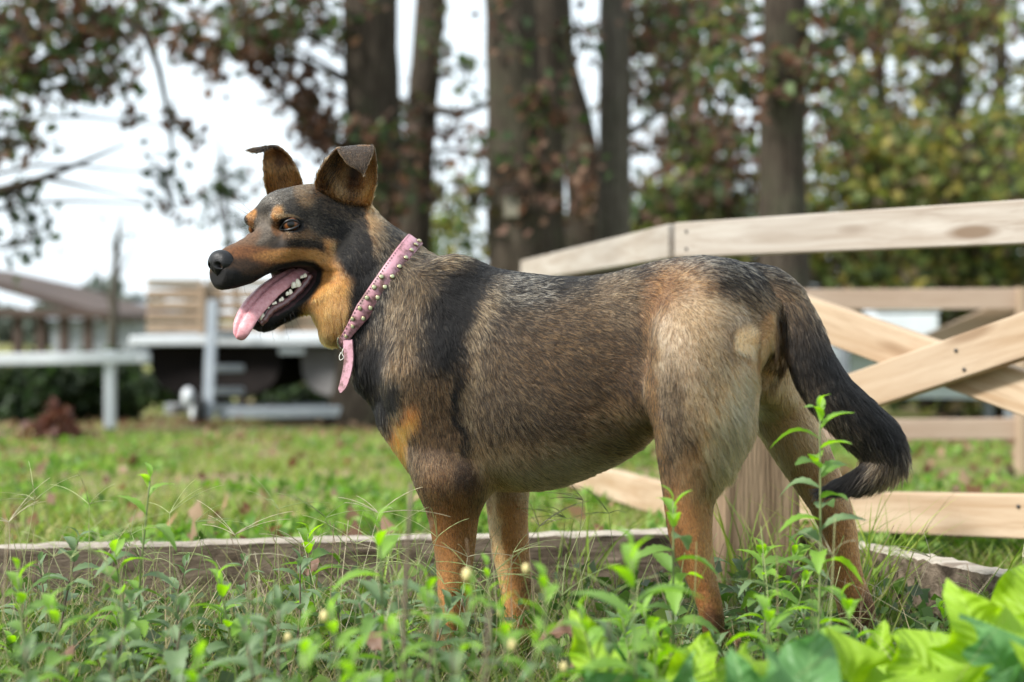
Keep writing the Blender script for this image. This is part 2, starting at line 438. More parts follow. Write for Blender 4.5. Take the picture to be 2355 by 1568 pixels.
def surface_nets(S):
    f = S.f; inside = f < 0
    c = [f[i:f.shape[0] - 1 + i, j:f.shape[1] - 1 + j, k:f.shape[2] - 1 + k] for i in (0, 1) for j in (0, 1) for k in (0, 1)]
    n = sum((x < 0).astype(np.int8) for x in c)
    act = np.argwhere((n > 0) & (n < 8))
    idx = np.full([d - 1 for d in f.shape], -1, np.int64); idx[act[:, 0], act[:, 1], act[:, 2]] = np.arange(len(act))
    offs = np.array([(i, j, k) for i in (0, 1) for j in (0, 1) for k in (0, 1)])
    vals = np.stack([f[act[:, 0] + o[0], act[:, 1] + o[1], act[:, 2] + o[2]] for o in offs], 1)
    acc = np.zeros((len(act), 3)); cnt = np.zeros(len(act))
    for a in range(8):
        for b in range(a + 1, 8):
            if np.abs(offs[a] - offs[b]).sum() != 1: continue
            va, vb = vals[:, a], vals[:, b]; m = (va < 0) != (vb < 0)
            t = np.where(m, va / (va - vb + 1e-12), 0)
            acc[m] += (offs[a] + (offs[b] - offs[a]) * t[:, None])[m]; cnt[m] += 1
    g = acc / cnt[:, None]
    verts = np.stack([S.ax[i][act[:, i]] + (S.ax[i][act[:, i] + 1] - S.ax[i][act[:, i]]) * g[:, i] for i in range(3)], 1)
    faces = []
    for ax in range(3):
        sl0 = [slice(1, -1)] * 3; sl1 = [slice(1, -1)] * 3
        sl0[ax] = slice(0, -1); sl1[ax] = slice(1, None)
        A, B = inside[tuple(sl0)], inside[tuple(sl1)]
        e = np.argwhere(A != B); e2 = e.copy()
        for q in range(3):
            if q != ax: e2[:, q] += 1
        flip = A[e[:, 0], e[:, 1], e[:, 2]]
        o1, o2 = [(1, 2), (2, 0), (0, 1)][ax]
        def at(d1, d2):
            g = e2.copy(); g[:, o1] -= d1; g[:, o2] -= d2; return idx[g[:, 0], g[:, 1], g[:, 2]]
        q = np.stack([at(1, 1), at(0, 1), at(0, 0), at(1, 0)], 1)
        q[~flip] = q[~flip][:, ::-1]
        faces.append(q)
    faces = np.concatenate(faces); faces = faces[(faces >= 0).all(1)]
    return verts, faces
def relax(v, faces, it, lam=0.5, mu=-0.52):
    n = len(v); e = np.concatenate([faces[:, [i, (i + 1) % 4]] for i in range(4)])
    cnt = np.bincount(e[:, 0], minlength=n) + 1e-9
    for i in range(it):
        for w in (lam, mu):
            a = np.stack([np.bincount(e[:, 0], v[e[:, 1], q], n) for q in range(3)], 1) / cnt[:, None]
            v = v + w * (a - v)
    return v
def vnormals(v, faces):
    d1, d2 = v[faces[:, 2]] - v[faces[:, 0]], v[faces[:, 3]] - v[faces[:, 1]]
    fn = np.cross(d1, d2); n = np.zeros_like(v)
    for i in range(4): 
        for q in range(3): n[:, q] += np.bincount(faces[:, i], fn[:, q], len(v))
    return n / (np.linalg.norm(n, axis=1)[:, None] + 1e-12)
# ------------------------------------------------------------------ coat: colours, lie and length of the hair
BLK, DK, BR = (.008, .008, .0095), (.034, .027, .021), (.13, .08, .045)
TAN, CRM, ORG, LEGC, GRY = (.36, .23, .125), (.52, .40, .26), (.46, .20, .055), (.27, .145, .07), (.33, .29, .23)
SABLE = (.28, .19, .115)
PAINT = [   # u, v, ru, rv, rotation, dark hair, light hair, share of light hair
    (1230, 690, 400, 105, 4, (.020, .017, .015), (.26, .21, .165), .38), (1130, 730, 120, 90, 0, (.016, .014, .013), (.26, .22, .18), .34), (1250, 634, 520, 48, 0, BLK, GRY, .16), (1640, 598, 170, 36, 5, BLK, GRY, .26),
    (1250, 1085, 240, 80, 6, (.16, .12, .08), (.72, .58, .42), .80), (1180, 900, 130, 130, 0, DK, (.30, .24, .17), .45), (1330, 820, 170, 130, 0, DK, SABLE, .45),  # belly entry: pale hair, lightened further in place of bounced ground light
    (1420, 985, 90, 60, -10, (.07, .05, .034), (.56, .41, .27), .66), (1460, 850, 60, 60, 0, DK, (.30, .18, .10), .40), (1180, 665, 100, 34, 6, BLK, (.42, .40, .36), .45),  # last entry: sky sheen on the back, painted as pale hair
    (960, 860, 90, 170, 10, DK, SABLE, .40), (1000, 980, 75, 120, 8, (.032, .024, .018), (.25, .165, .10), .46), (940, 700, 75, 95, 20, DK, (.34, .28, .20), .48),
    (1060, 655, 52, 115, 38, BLK, GRY, .02), (1020, 760, 46, 95, 15, BLK, GRY, .03), (1058, 940, 16, 110, -4, BLK, SABLE, .12), (1105, 735, 22, 80, 24, DK, (.42, .36, .27), .60),
    (1085, 900, 20, 120, 4, DK, (.40, .33, .24), .60), (985, 566, 34, 22, 15, BR, CRM, .75), (1010, 590, 60, 26, 20, DK, (.42, .33, .22), .45),
    (838, 850, 42, 95, 25, BLK, GRY, .02), (868, 925, 26, 60, 30, BLK, GRY, .04), (903, 1022, 26, 84, 24, (.34, .14, .035), (.62, .28, .08), .97),
    (1035, 1120, 75, 60, 0, (.05, .034, .024), (.27, .165, .09), .5), (1048, 1095, 6, 34, 12, BLK, BR, .2), (1062, 1092, 26, 40, 0, (.035, .025, .02), (.13, .08, .05), .35), (1045, 1230, 70, 70, 0, (.10, .058, .032), LEGC, .6),  # thin black entry: shade of the elbow crease put into the coat
    (1040, 1420, 80, 150, 0, (.20, .11, .055), (.44, .26, .13), .6), (1165, 1250, 60, 120, 0, (.17, .09, .04), (.42, .24, .11), .6), (1165, 1440, 60, 130, 0, (.22, .12, .06), (.46, .28, .14), .6),
    (1145, 1250, 10, 120, -8, TAN, CRM, .8), (1122, 1250, 9, 90, -6, DK, TAN, .4),
    (1550, 680, 90, 70, -10, (.045, .03, .022), (.36, .21, .11), .55), (1420, 690, 60, 60, 0, DK, (.40, .31, .22), .5),
    (1620, 850, 130, 130, 0, (.085, .064, .045), (.50, .395, .27), .66), (1565, 790, 44, 110, 6, (.09, .062, .042), (.56, .455, .34), .66), (1640, 740, 70, 50, 15, (.10, .07, .045), (.52, .41, .28), .62),  # tall narrow entry: highlight on the thigh painted into the hair colour
    (1500, 920, 20, 190, -2, (.05, .034, .024), (.34, .20, .09), .45), (1545, 960, 26, 130, -3, DK, (.34, .26, .18), .45),
    (1690, 960, 58, 130, 14, (.28, .195, .115), (.64, .48, .31), .82), (1640, 1060, 40, 70, 18, (.26, .175, .10), (.60, .44, .27), .78), (1590, 1110, 50, 70, 0, (.13, .085, .05), (.42, .29, .18), .6),
    (1590, 1270, 80, 120, 0, (.15, .085, .045), (.40, .23, .12), .6), (1545, 1220, 22, 110, -6, (.09, .05, .03), (.30, .16, .08), .5), (1630, 1400, 50, 70, 0, (.14, .075, .04), (.36, .20, .10), .5), (1655, 1440, 34, 40, 0, (.045, .026, .016), (.14, .075, .04), .35),
    (1700, 770, 46, 60, 10, (.07, .05, .034), (.46, .36, .25), .55), (1718, 788, 30, 34, 0, (.52, .34, .18), (.80, .60, .37), .85), (1685, 788, 5, 36, 8, (.05, .036, .026), (.30, .21, .13), .4), (1712, 822, 26, 6, 25, (.10, .07, .045), TAN, .5), (1765, 830, 38, 90, 4, (.36, .22, .11), (.56, .38, .21), .75), (1778, 742, 20, 16, 40, (.24, .14, .07), TAN, .6), (1744, 800, 5, 60, 4, (.20, .13, .07), TAN, .6),
    (1778, 882, 11, 27, 22, BLK, BLK, 0), (1820, 990, 90, 120, 0, (.26, .17, .09), (.50, .36, .21), .7), (1900, 1130, 70, 70, 0, (.22, .13, .07), (.46, .30, .17), .65), (1940, 1290, 70, 110, 0, (.16, .085, .045), (.40, .23, .11), .6),  # first entry: shade in the cleft between the buttocks, painted black
    (2000, 1400, 34, 44, 0, (.05, .028, .017), (.16, .085, .045), .4),
    # head
    (660, 480, 130, 80, -15, BLK, (.19, .165, .135), .26), (800, 480, 60, 60, 0, BLK, (.22, .17, .12), .25), (640, 440, 70, 26, -20, (.03, .03, .03), (.24, .225, .21), .40), (700, 440, 26, 40, -10, DK, (.36, .26, .16), .5),  # forehead entries: grey sheen painted in as lighter hair
    (600, 525, 36, 30, -40, (.045, .042, .04), (.34, .31, .29), .5), (560, 560, 46, 20, -38, (.08, .055, .04), (.30, .20, .14), .55), (590, 590, 80, 26, 8, (.10, .048, .024), (.30, .15, .07), .6), (560, 625, 60, 30, 12, (.035, .024, .018), (.16, .095, .055), .35),
    (640, 620, 40, 16, -20, (.028, .02, .015), (.15, .09, .05), .3), (518, 642, 40, 26, 0, BLK, BLK, 0), (690, 535, 45, 22, -8, (.05, .035, .025), (.28, .18, .10), .45), (690, 562, 60, 14, 0, BLK, (.18, .13, .09), .2),
    (665, 586, 78, 17, -3, (.24, .12, .05), (.50, .29, .12), .8), (735, 604, 38, 28, 20, (.30, .16, .07), (.56, .34, .15), .85), (762, 660, 40, 70, 14, (.32, .165, .06), (.54, .30, .11), .85),
    (745, 735, 52, 70, 10, (.34, .18, .07), (.56, .32, .13), .85), (778, 745, 30, 60, 14, (.22, .12, .05), (.46, .27, .12), .8), (770, 566, 20, 34, -35, (.26, .14, .06), (.52, .31, .14), .8),
    (760, 520, 60, 26, 12, BLK, GRY, .14), (812, 575, 44, 62, 0, BLK, GRY, .07), (834, 680, 27, 140, 14, BLK, BLK, 0), (846, 600, 22, 80, 8, BLK, GRY, .05), (800, 770, 16, 50, 10, BLK, TAN, .1),  # black coat behind the cheek, with its shadow band painted in
    (636, 490, 13, 18, 15, (.16, .08, .03), (.46, .26, .10), .7), (660, 500, 26, 7, 10, (.10, .07, .04), (.38, .28, .17), .6), (640, 520, 14, 20, 10, (.10, .05, .025), (.30, .17, .08), .5), (578, 492, 13, 16, 20, (.18, .09, .03), (.50, .28, .10), .8), (576, 512, 8, 16, 0, (.2, .1, .05), (.4, .24, .12), .5),
    (858, 500, 17, 62, -12, (.20, .12, .06), (.44, .29, .16), .65), (895, 570, 34, 80, -18, DK, (.32, .27, .20), .5), (874, 650, 20, 100, 12, BLK, GRY, .22), (905, 525, 22, 30, -30, BLK, GRY, .3), (745, 430, 40, 16, -30, BLK, TAN, .3), (720, 402, 24, 14, 0, BLK, TAN, .3),
]
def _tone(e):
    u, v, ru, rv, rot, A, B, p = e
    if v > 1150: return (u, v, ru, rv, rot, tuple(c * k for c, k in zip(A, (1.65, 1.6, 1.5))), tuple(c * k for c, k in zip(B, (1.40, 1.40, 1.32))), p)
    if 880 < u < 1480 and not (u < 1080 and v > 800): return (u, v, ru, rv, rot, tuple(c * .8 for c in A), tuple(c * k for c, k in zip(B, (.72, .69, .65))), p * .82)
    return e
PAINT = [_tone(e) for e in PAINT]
GUIDE = [   # u, v, direction on the side of the dog, length in mm
    (520, 620, 1, .1, 3), (560, 560, 1, -.35, 4), (600, 600, 1, -.05, 5), (560, 640, 1, .15, 4), (640, 560, 1, -.1, 6), (660, 600, 1, .05, 6), (610, 500, .7, -.7, 6), (640, 450, .75, -.65, 8),
    (700, 460, .9, -.4, 9), (720, 520, 1, .1, 9), (700, 540, 1, .15, 7), (760, 560, 1, .45, 12), (735, 610, .7, .7, 9), (750, 660, .3, 1, 11), (740, 720, .35, 1, 16), (750, 775, .1, 1, 20), (780, 760, .1, 1, 18),
    (800, 520, .9, .5, 14), (820, 600, .5, .9, 18), (860, 500, .35, 1, 18), (900, 560, .5, .9, 20), (850, 700, .35, 1, 20), (900, 660, .45, 1, 26), (985, 560, .85, -.35, 32), (1010, 600, .9, .3, 28), (950, 700, .35, 1, 28),
    (1050, 640, .9, .6, 24), (1030, 780, .45, 1, 20), (840, 860, .35, 1, 26), (880, 950, .4, 1, 24), (915, 1020, .35, 1, 22), (960, 900, .3, 1, 15), (1010, 1030, .2, 1, 12), (1060, 1090, .2, 1, 10), (1035, 1180, .1, 1, 10), (1040, 1300, .05, 1, 8), (1040, 1450, 0, 1, 7),
    (1170, 1200, .1, 1, 10), (1180, 1350, .05, 1, 8), (1110, 680, .8, .7, 20), (1200, 680, 1, .3, 20), (1100, 850, .55, .9, 18), (1200, 850, 1, .5, 18), (1120, 1020, .5, .9, 20), (1200, 1060, .8, .65, 22), (1300, 1080, .95, .35, 26), (1330, 950, 1, .3, 20),
    (1400, 1050, .95, .25, 34), (1300, 720, 1, .22, 18), (1450, 680, 1, .2, 17), (1420, 830, 1, .2, 17), (1470, 890, .6, .5, 18), (1470, 960, .6, .6, 22), (1570, 640, 1, .3, 17), (1525, 740, .3, 1, 13), (1520, 900, .12, 1, 12), (1600, 760, .5, .9, 15),
    (1670, 700, .9, .5, 18), (1610, 900, .45, 1, 19), (1690, 940, .65, .9, 40), (1725, 870, .8, .5, 28), (1660, 1060, .45, 1, 40), (1570, 1080, .15, 1, 13), (1590, 1200, .1, 1, 9), (1620, 1400, .15, 1, 7), (1660, 800, .6, .9, 18),
    (1705, 770, -.6, .6, 10), (1730, 770, .5, -.5, 10), (1720, 805, .6, .8, 12), (1765, 800, .1, 1, 13), (1755, 890, -.1, 1, 15), (1800, 960, .5, .8, 16), (1870, 1060, .35, 1, 14), (1930, 1200, .25, 1, 11), (1960, 1380, .2, 1, 8), (1740, 640, 1, .4, 26),
]
TAILC = spline([(1740, 645, 2.00), (1790, 672, 1.985), (1832, 740, 1.965), (1862, 820, 1.945), (1905, 895, 1.93), (1960, 955, 1.92), (2010, 1005, 1.915),
                (2032, 1048, 1.91), (2005, 1086, 1.905), (1955, 1108, 1.90), (1905, 1122, 1.90)], 60)
TAILP = np.array([P(*q) for q in TAILC]); TAILT = np.gradient(TAILP, axis=0); TAILT /= np.linalg.norm(TAILT, axis=1)[:, None]
MOUTH = np.array([(596, 652), (625, 633), (658, 619), (690, 612), (713, 613), (727, 625), (724, 645), (702, 676), (668, 705), (640, 722), (612, 731), (585, 716)], float)
def poly_dist(u, v, pg):
    d2 = np.full(u.shape, 1e9); ins = np.zeros(u.shape, bool)
    for i in range(len(pg)):
        a, b = pg[i], pg[(i + 1) % len(pg)]; e = b - a
        t = np.clip(((u - a[0]) * e[0] + (v - a[1]) * e[1]) / (e @ e), 0, 1)
        d2 = np.minimum(d2, (u - a[0] - t * e[0]) ** 2 + (v - a[1] - t * e[1]) ** 2)
        ins ^= ((a[1] > v) != (b[1] > v)) & (u < (b[0] - a[0]) * (v - a[1]) / (b[1] - a[1] + 1e-12) + a[0])
    return np.sqrt(d2) * np.where(ins, -1, 1)
def vnoise(p, scale, seed=0):
    """smooth value noise, 0..1"""
    q = np.asarray(p) * scale + seed * 17.3; i = np.floor(q).astype(np.int64); f = q - i; f = f * f * (3 - 2 * f); out = 0
    for dx in (0, 1):
        for dy in (0, 1):
            for dz in (0, 1):
                h = (i[:, 0] + dx) * 374761393 + (i[:, 1] + dy) * 668265263 + (i[:, 2] + dz) * 2147483647
                h = (h ^ (h >> 13)) * 1274126177; h = ((h ^ (h >> 16)) & 0xffff) / 65535.0
                w = (f[:, 0] if dx else 1 - f[:, 0]) * (f[:, 1] if dy else 1 - f[:, 1]) * (f[:, 2] if dz else 1 - f[:, 2])
                out = out + h * w
    return out
def coat(v, n):
    """per vertex: dark, light, share, hair direction, hair length"""
    u, w = UV(v); N = len(v)
    wob = (vnoise(v, 28) - .5) * 26 + (vnoise(v, 80, 3) - .5) * 14; wob2 = (vnoise(v, 28, 7) - .5) * 26 + (vnoise(v, 80, 9) - .5) * 14
    uu, ww = u + wob, w + wob2
    head = (u < 850) & (w < 760)
    uu = np.where(head, u + .25 * wob, uu); ww = np.where(head, w + .25 * wob2, ww)
    ch = np.zeros((N, 7)); ch[:] = (*DK, *SABLE, .42)
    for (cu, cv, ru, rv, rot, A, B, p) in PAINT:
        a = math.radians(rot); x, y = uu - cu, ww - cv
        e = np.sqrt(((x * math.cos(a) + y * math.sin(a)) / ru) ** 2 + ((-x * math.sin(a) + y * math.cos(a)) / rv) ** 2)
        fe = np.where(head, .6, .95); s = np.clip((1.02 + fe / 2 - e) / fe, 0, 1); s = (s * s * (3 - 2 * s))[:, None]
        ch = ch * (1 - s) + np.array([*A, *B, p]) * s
    # lips, chin and the inside of the mouth
    md = poly_dist(u, w, MOUTH)
    lip = np.clip((19 - md) / 8, 0, 1) * np.clip((u - 575) / 30, 0, 1)
    jaw = poly_dist(u, w, np.array([(575, 735), (600, 728), (660, 705), (690, 712), (640, 765), (600, 780), (570, 775)], float))
    lip = np.maximum(lip, np.clip((6 - jaw) / 8, 0, 1)); lip = np.maximum(lip, np.clip((16 - poly_dist(u, w, np.array([(505, 640), (520, 665), (560, 662), (600, 650), (600, 640), (540, 645)], float))) / 10, 0, 1) * .9)
    lip = (lip * (u < 760))[:, None]
    ch = ch * (1 - lip) + np.array([*BLK, .03, .025, .022, .15]) * lip
    mouth = (md < 2) & (u > 570)
    # tail
    d = np.linalg.norm(v[:, None, :] - TAILP[None, ::2], axis=2) if N < 50000 else None
    k = np.zeros(N, int); dm = np.full(N, 9.0)
    for i in range(0, len(TAILP), 2):
        di = np.linalg.norm(v - TAILP[i], axis=1); m = di < dm; dm[m] = di[m]; k[m] = i
    tail = (dm < .047) & (k > 8)
    tt = k / (len(TAILP) - 1)
    under = np.clip(((TAILP[k] - v) * np.array([.85, .1, -.4])).sum(1) / .018 - .25, 0, 1)
    tc = np.zeros((N, 7)); tc[:] = (.006, .0065, .008, .10, .10, .10, .0)
    s = (under * np.clip((tt - .25) * 6, 0, 1) * np.clip((.8 - tt) * 6, 0, 1))[:, None]; tc = tc * (1 - s) + np.array([*DK, .34, .27, .19, .50]) * s
    s = np.exp(-((tt - .74) / .08) ** 2)[:, None] * .9; tc = tc * (1 - s) + np.array([*DK, .34, .27, .18, .42]) * s
    bl = (tail * np.clip((k - 8) / 10, 0, 1))[:, None]
    ch = ch * (1 - bl) + tc * bl
    # lie and length
    G = np.array(GUIDE, float); W = 0; D = 0; Ln = 0
    for (gu, gv, dx, dy, ln) in G:
        q = 1 / (((u - gu) ** 2 + (w - gv) ** 2) + 60) ** 1.6
        m = math.hypot(dx, dy); D = D + q[:, None] * np.array([dx / m, 0, -dy / m]); Ln = Ln + q * ln; W = W + q
    D = D / W[:, None]; Ln = Ln / W
    D = np.where(tail[:, None], TAILT[k] + .25 * np.array([0, 0, -1.0]), D); Ln = np.where(tail, 29 + 12 * np.clip(tt * 1.5, 0, 1), Ln)
    Ln = np.where(mouth, 0, Ln); Ln = np.where((md < 12) & (u > 570) & (u < 750), np.minimum(Ln, 3), Ln)
    for eu, ev in ((668, 517),):
        de = np.hypot((u - eu) / 26, (w - ev) / 14); Ln = np.where((de < 1.0) & head, 0, Ln); ch[(de < 1.25) & head] = (*BLK, *BLK, 0)
    Ln = np.where((np.hypot((u - 502) / 30, (w - 598) / 28) < 1), 0, Ln)
    D = D - n * (D * n).sum(1)[:, None]; D /= np.linalg.norm(D, axis=1)[:, None] + 1e-9
    return ch, D, Ln * .001, mouth

def ear_grid(rows, nt=26, nw=15, thick=.0055):
    R = np.array([[P(*p) for p in r] for r in rows])              # rows x 3 x 3
    c = spline(R, nt); x = np.linspace(-1, 1, nw)
    # quadratic across through L, M, R
    L, M, Rr = c[:, 0][:, None], c[:, 1][:, None], c[:, 2][:, None]; X = x[None, :, None]
    g = M + X * (Rr - L) / 2 + X ** 2 * ((L + Rr) / 2 - M)
    du, dv = np.gradient(g, axis=0), np.gradient(g, axis=1); n = np.cross(dv, du); n /= np.linalg.norm(n, axis=2)[..., None] + 1e-9
    edge = (1 - np.abs(x) ** 4)[None, :, None] * np.ones((nt, 1, 1)); edge[-1] = 0
    a, b = g + n * thick * .5 * (edge * .6 + .4), g - n * thick * .5 * (edge * .6 + .4)
    vv = np.concatenate([a.reshape(-1, 3), b.reshape(-1, 3)]); m = nt * nw; f = []
    for i in range(nt - 1):
        for j in range(nw - 1):
            q = [i * nw + j, i * nw + j + 1, (i + 1) * nw + j + 1, (i + 1) * nw + j]
            f.append(q); f.append([m + t for t in q[::-1]])
    for i in range(nt - 1):
        f.append([i * nw, (i + 1) * nw, m + (i + 1) * nw, m + i * nw]); f.append([i * nw + nw - 1, m + i * nw + nw - 1, m + (i + 1) * nw + nw - 1, (i + 1) * nw + nw - 1])
    for j in range(nw - 1):
        f.append([(nt - 1) * nw + j, (nt - 1) * nw + j + 1, m + (nt - 1) * nw + j + 1, m + (nt - 1) * nw + j])
    f = np.array(f)
    tt = np.repeat(np.linspace(0, 1, nt), nw); xx = np.tile(x, nt)
    return vv, f, np.concatenate([tt, tt]), np.concatenate([xx, xx]), np.concatenate([np.ones(m), -np.ones(m)]), np.concatenate([du.reshape(-1, 3)] * 2)
EAR_NEAR = [[(728, 445, 2.235), (795, 492, 2.245), (845, 490, 2.26)], [(727, 412, 2.205), (797, 462, 2.225), (856, 456, 2.235)], [(743, 377, 2.195), (806, 408, 2.25), (865, 415, 2.22)],
            [(757, 359, 2.195), (814, 368, 2.25), (866, 376, 2.212)], [(773, 343, 2.192), (818, 339, 2.225), (859, 338, 2.205)],
            [(782, 354, 2.176), (822, 349, 2.192), (857, 350, 2.186)], [(800, 376, 2.170), (828, 374, 2.174), (848, 374, 2.176)], [(832, 396, 2.170), (836, 398, 2.170), (839, 395, 2.171)]]
EAR_FAR = [[(616, 455, 2.32), (655, 450, 2.32), (700, 440, 2.33)], [(609, 415, 2.295), (645, 405, 2.315), (690, 405, 2.315)], [(606, 385, 2.29), (642, 375, 2.32), (679, 381, 2.315)],
           [(607, 363, 2.285), (638, 352, 2.315), (664, 358, 2.31)], [(607, 350, 2.27), (628, 338, 2.295), (645, 343, 2.30)], [(597, 350, 2.255), (608, 340, 2.27), (622, 338, 2.285)],
           [(586, 350, 2.25), (592, 343, 2.258), (600, 340, 2.268)], [(571, 346, 2.25), (572, 345, 2.251), (574, 344, 2.253)]]

def dog_material(nm, attr):
    nt = NT(nm); a = nt.new('ShaderNodeAttribute', attribute_name=attr)
    ns = nt.noise(260, 3, nt.coord('Object')); r = nt.ramp(ns.outputs['Fac'], [(.3, (.55, .55, .55)), (.7, (1.25, 1.25, 1.25))])
    nt.base(nt.mix(1.0, a.outputs['Color'], r.outputs[0], 'MULTIPLY')); nt.set(Roughness=.7); nt.b.inputs['Specular IOR Level'].default_value = .25
    nt.bump(ns.outputs['Fac'], .3, .002)
    return nt.m

def build_dog():
    S = build_field(); v, f = surface_nets(S); v = relax(v, f, 3); n = vnormals(v, f)
    ch, D, Ln, mouth = coat(v, n)
    parts = [(v, f, n, ch, D, Ln)]
    bare = mouth.copy()
    for rows, near in ((EAR_NEAR, True), (EAR_FAR, False)):
        ev, ef, tt, xx, side, du = ear_grid(rows); en = vnormals(ev, ef)
        toward = (en * (np.array([0, 0, H]) - ev)).sum(1) > 0
        e = np.zeros((len(ev), 7)); e[:] = (.07, .04, .022, .46, .26, .11, .62)                       # inside: tawny
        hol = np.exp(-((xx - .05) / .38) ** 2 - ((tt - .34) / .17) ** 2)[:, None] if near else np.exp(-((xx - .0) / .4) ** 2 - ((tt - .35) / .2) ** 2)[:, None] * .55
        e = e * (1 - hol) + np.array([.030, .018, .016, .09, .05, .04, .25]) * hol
        rim = np.clip((np.abs(xx) - .8) / .15, 0, 1)[:, None] * .5; e = e * (1 - rim) + np.array([.03, .02, .015, .36, .20, .09, .5]) * rim
        if near:
            for (x0, t0, sx, st, cc) in ((-.75, .3, .25, .4, (.014, .011, .010, .30, .17, .08, .30)), (-.28, .22, .20, .20, (.10, .07, .045, .46, .33, .20, .75)), (.72, .30, .22, .30, (.20, .09, .03, .50, .27, .10, .75)), (-.1, .02, .8, .10, (.02, .016, .012, .34, .22, .12, .4))):
                g_ = np.exp(-((xx - x0) / sx) ** 2 - ((tt - t0) / st) ** 2)[:, None]; e = e * (1 - g_) + np.array(cc) * g_
        fl = tt > .58
        outer = np.array([.022, .019, .017, .16, .11, .075, .35])
        # the sheet's back: seen on the folded flap
        isb = (~toward & ~fl) | (toward & fl)
        e[isb] = outer
        l = np.where(isb, .009, .011) * (1 - .7 * hol[:, 0]); l = np.where(tt < .3, l * 1.9, l); l = np.where(np.abs(xx) > .82, np.maximum(l, .012), l)
        d = du - en * (du * en).sum(1)[:, None]; d /= np.linalg.norm(d, axis=1)[:, None] + 1e-9
        parts.append((ev, ef, en, e, d, l)); bare = np.concatenate([bare, np.zeros(len(ev), bool)])
    off = 0; Fa = []
    for p in parts: Fa.append(p[1] + off); off += len(p[0])
    v, n, ch, D, Ln = [np.concatenate([p[i] for p in parts]) for i in (0, 2, 3, 4, 5)]; f = np.concatenate(Fa)
    skin = np.array([1.12, 1.0, .84]) * (ch[:, :3] * (1 - ch[:, 6:]) * .9 + ch[:, 3:6] * ch[:, 6:] * .62) ** 1.2
    skin[bare] = (.045, .020, .022)
    root = empty('dog', (0.1, 2.08, 0.0)); inv = np.array([0.1, 2.08, 0.0])
    tag(root, 'black and tan shepherd mix dog standing side on with its mouth open and tongue out', 'dog')
    me = mesh_from('body', v - inv, f, dog_material('dog_coat', 'coat')); set_col(me, 'coat', skin)
    body = link('body', me, root)
    make_fur(root, inv, v, f, n, ch, D, Ln)
    return root, inv, v, f

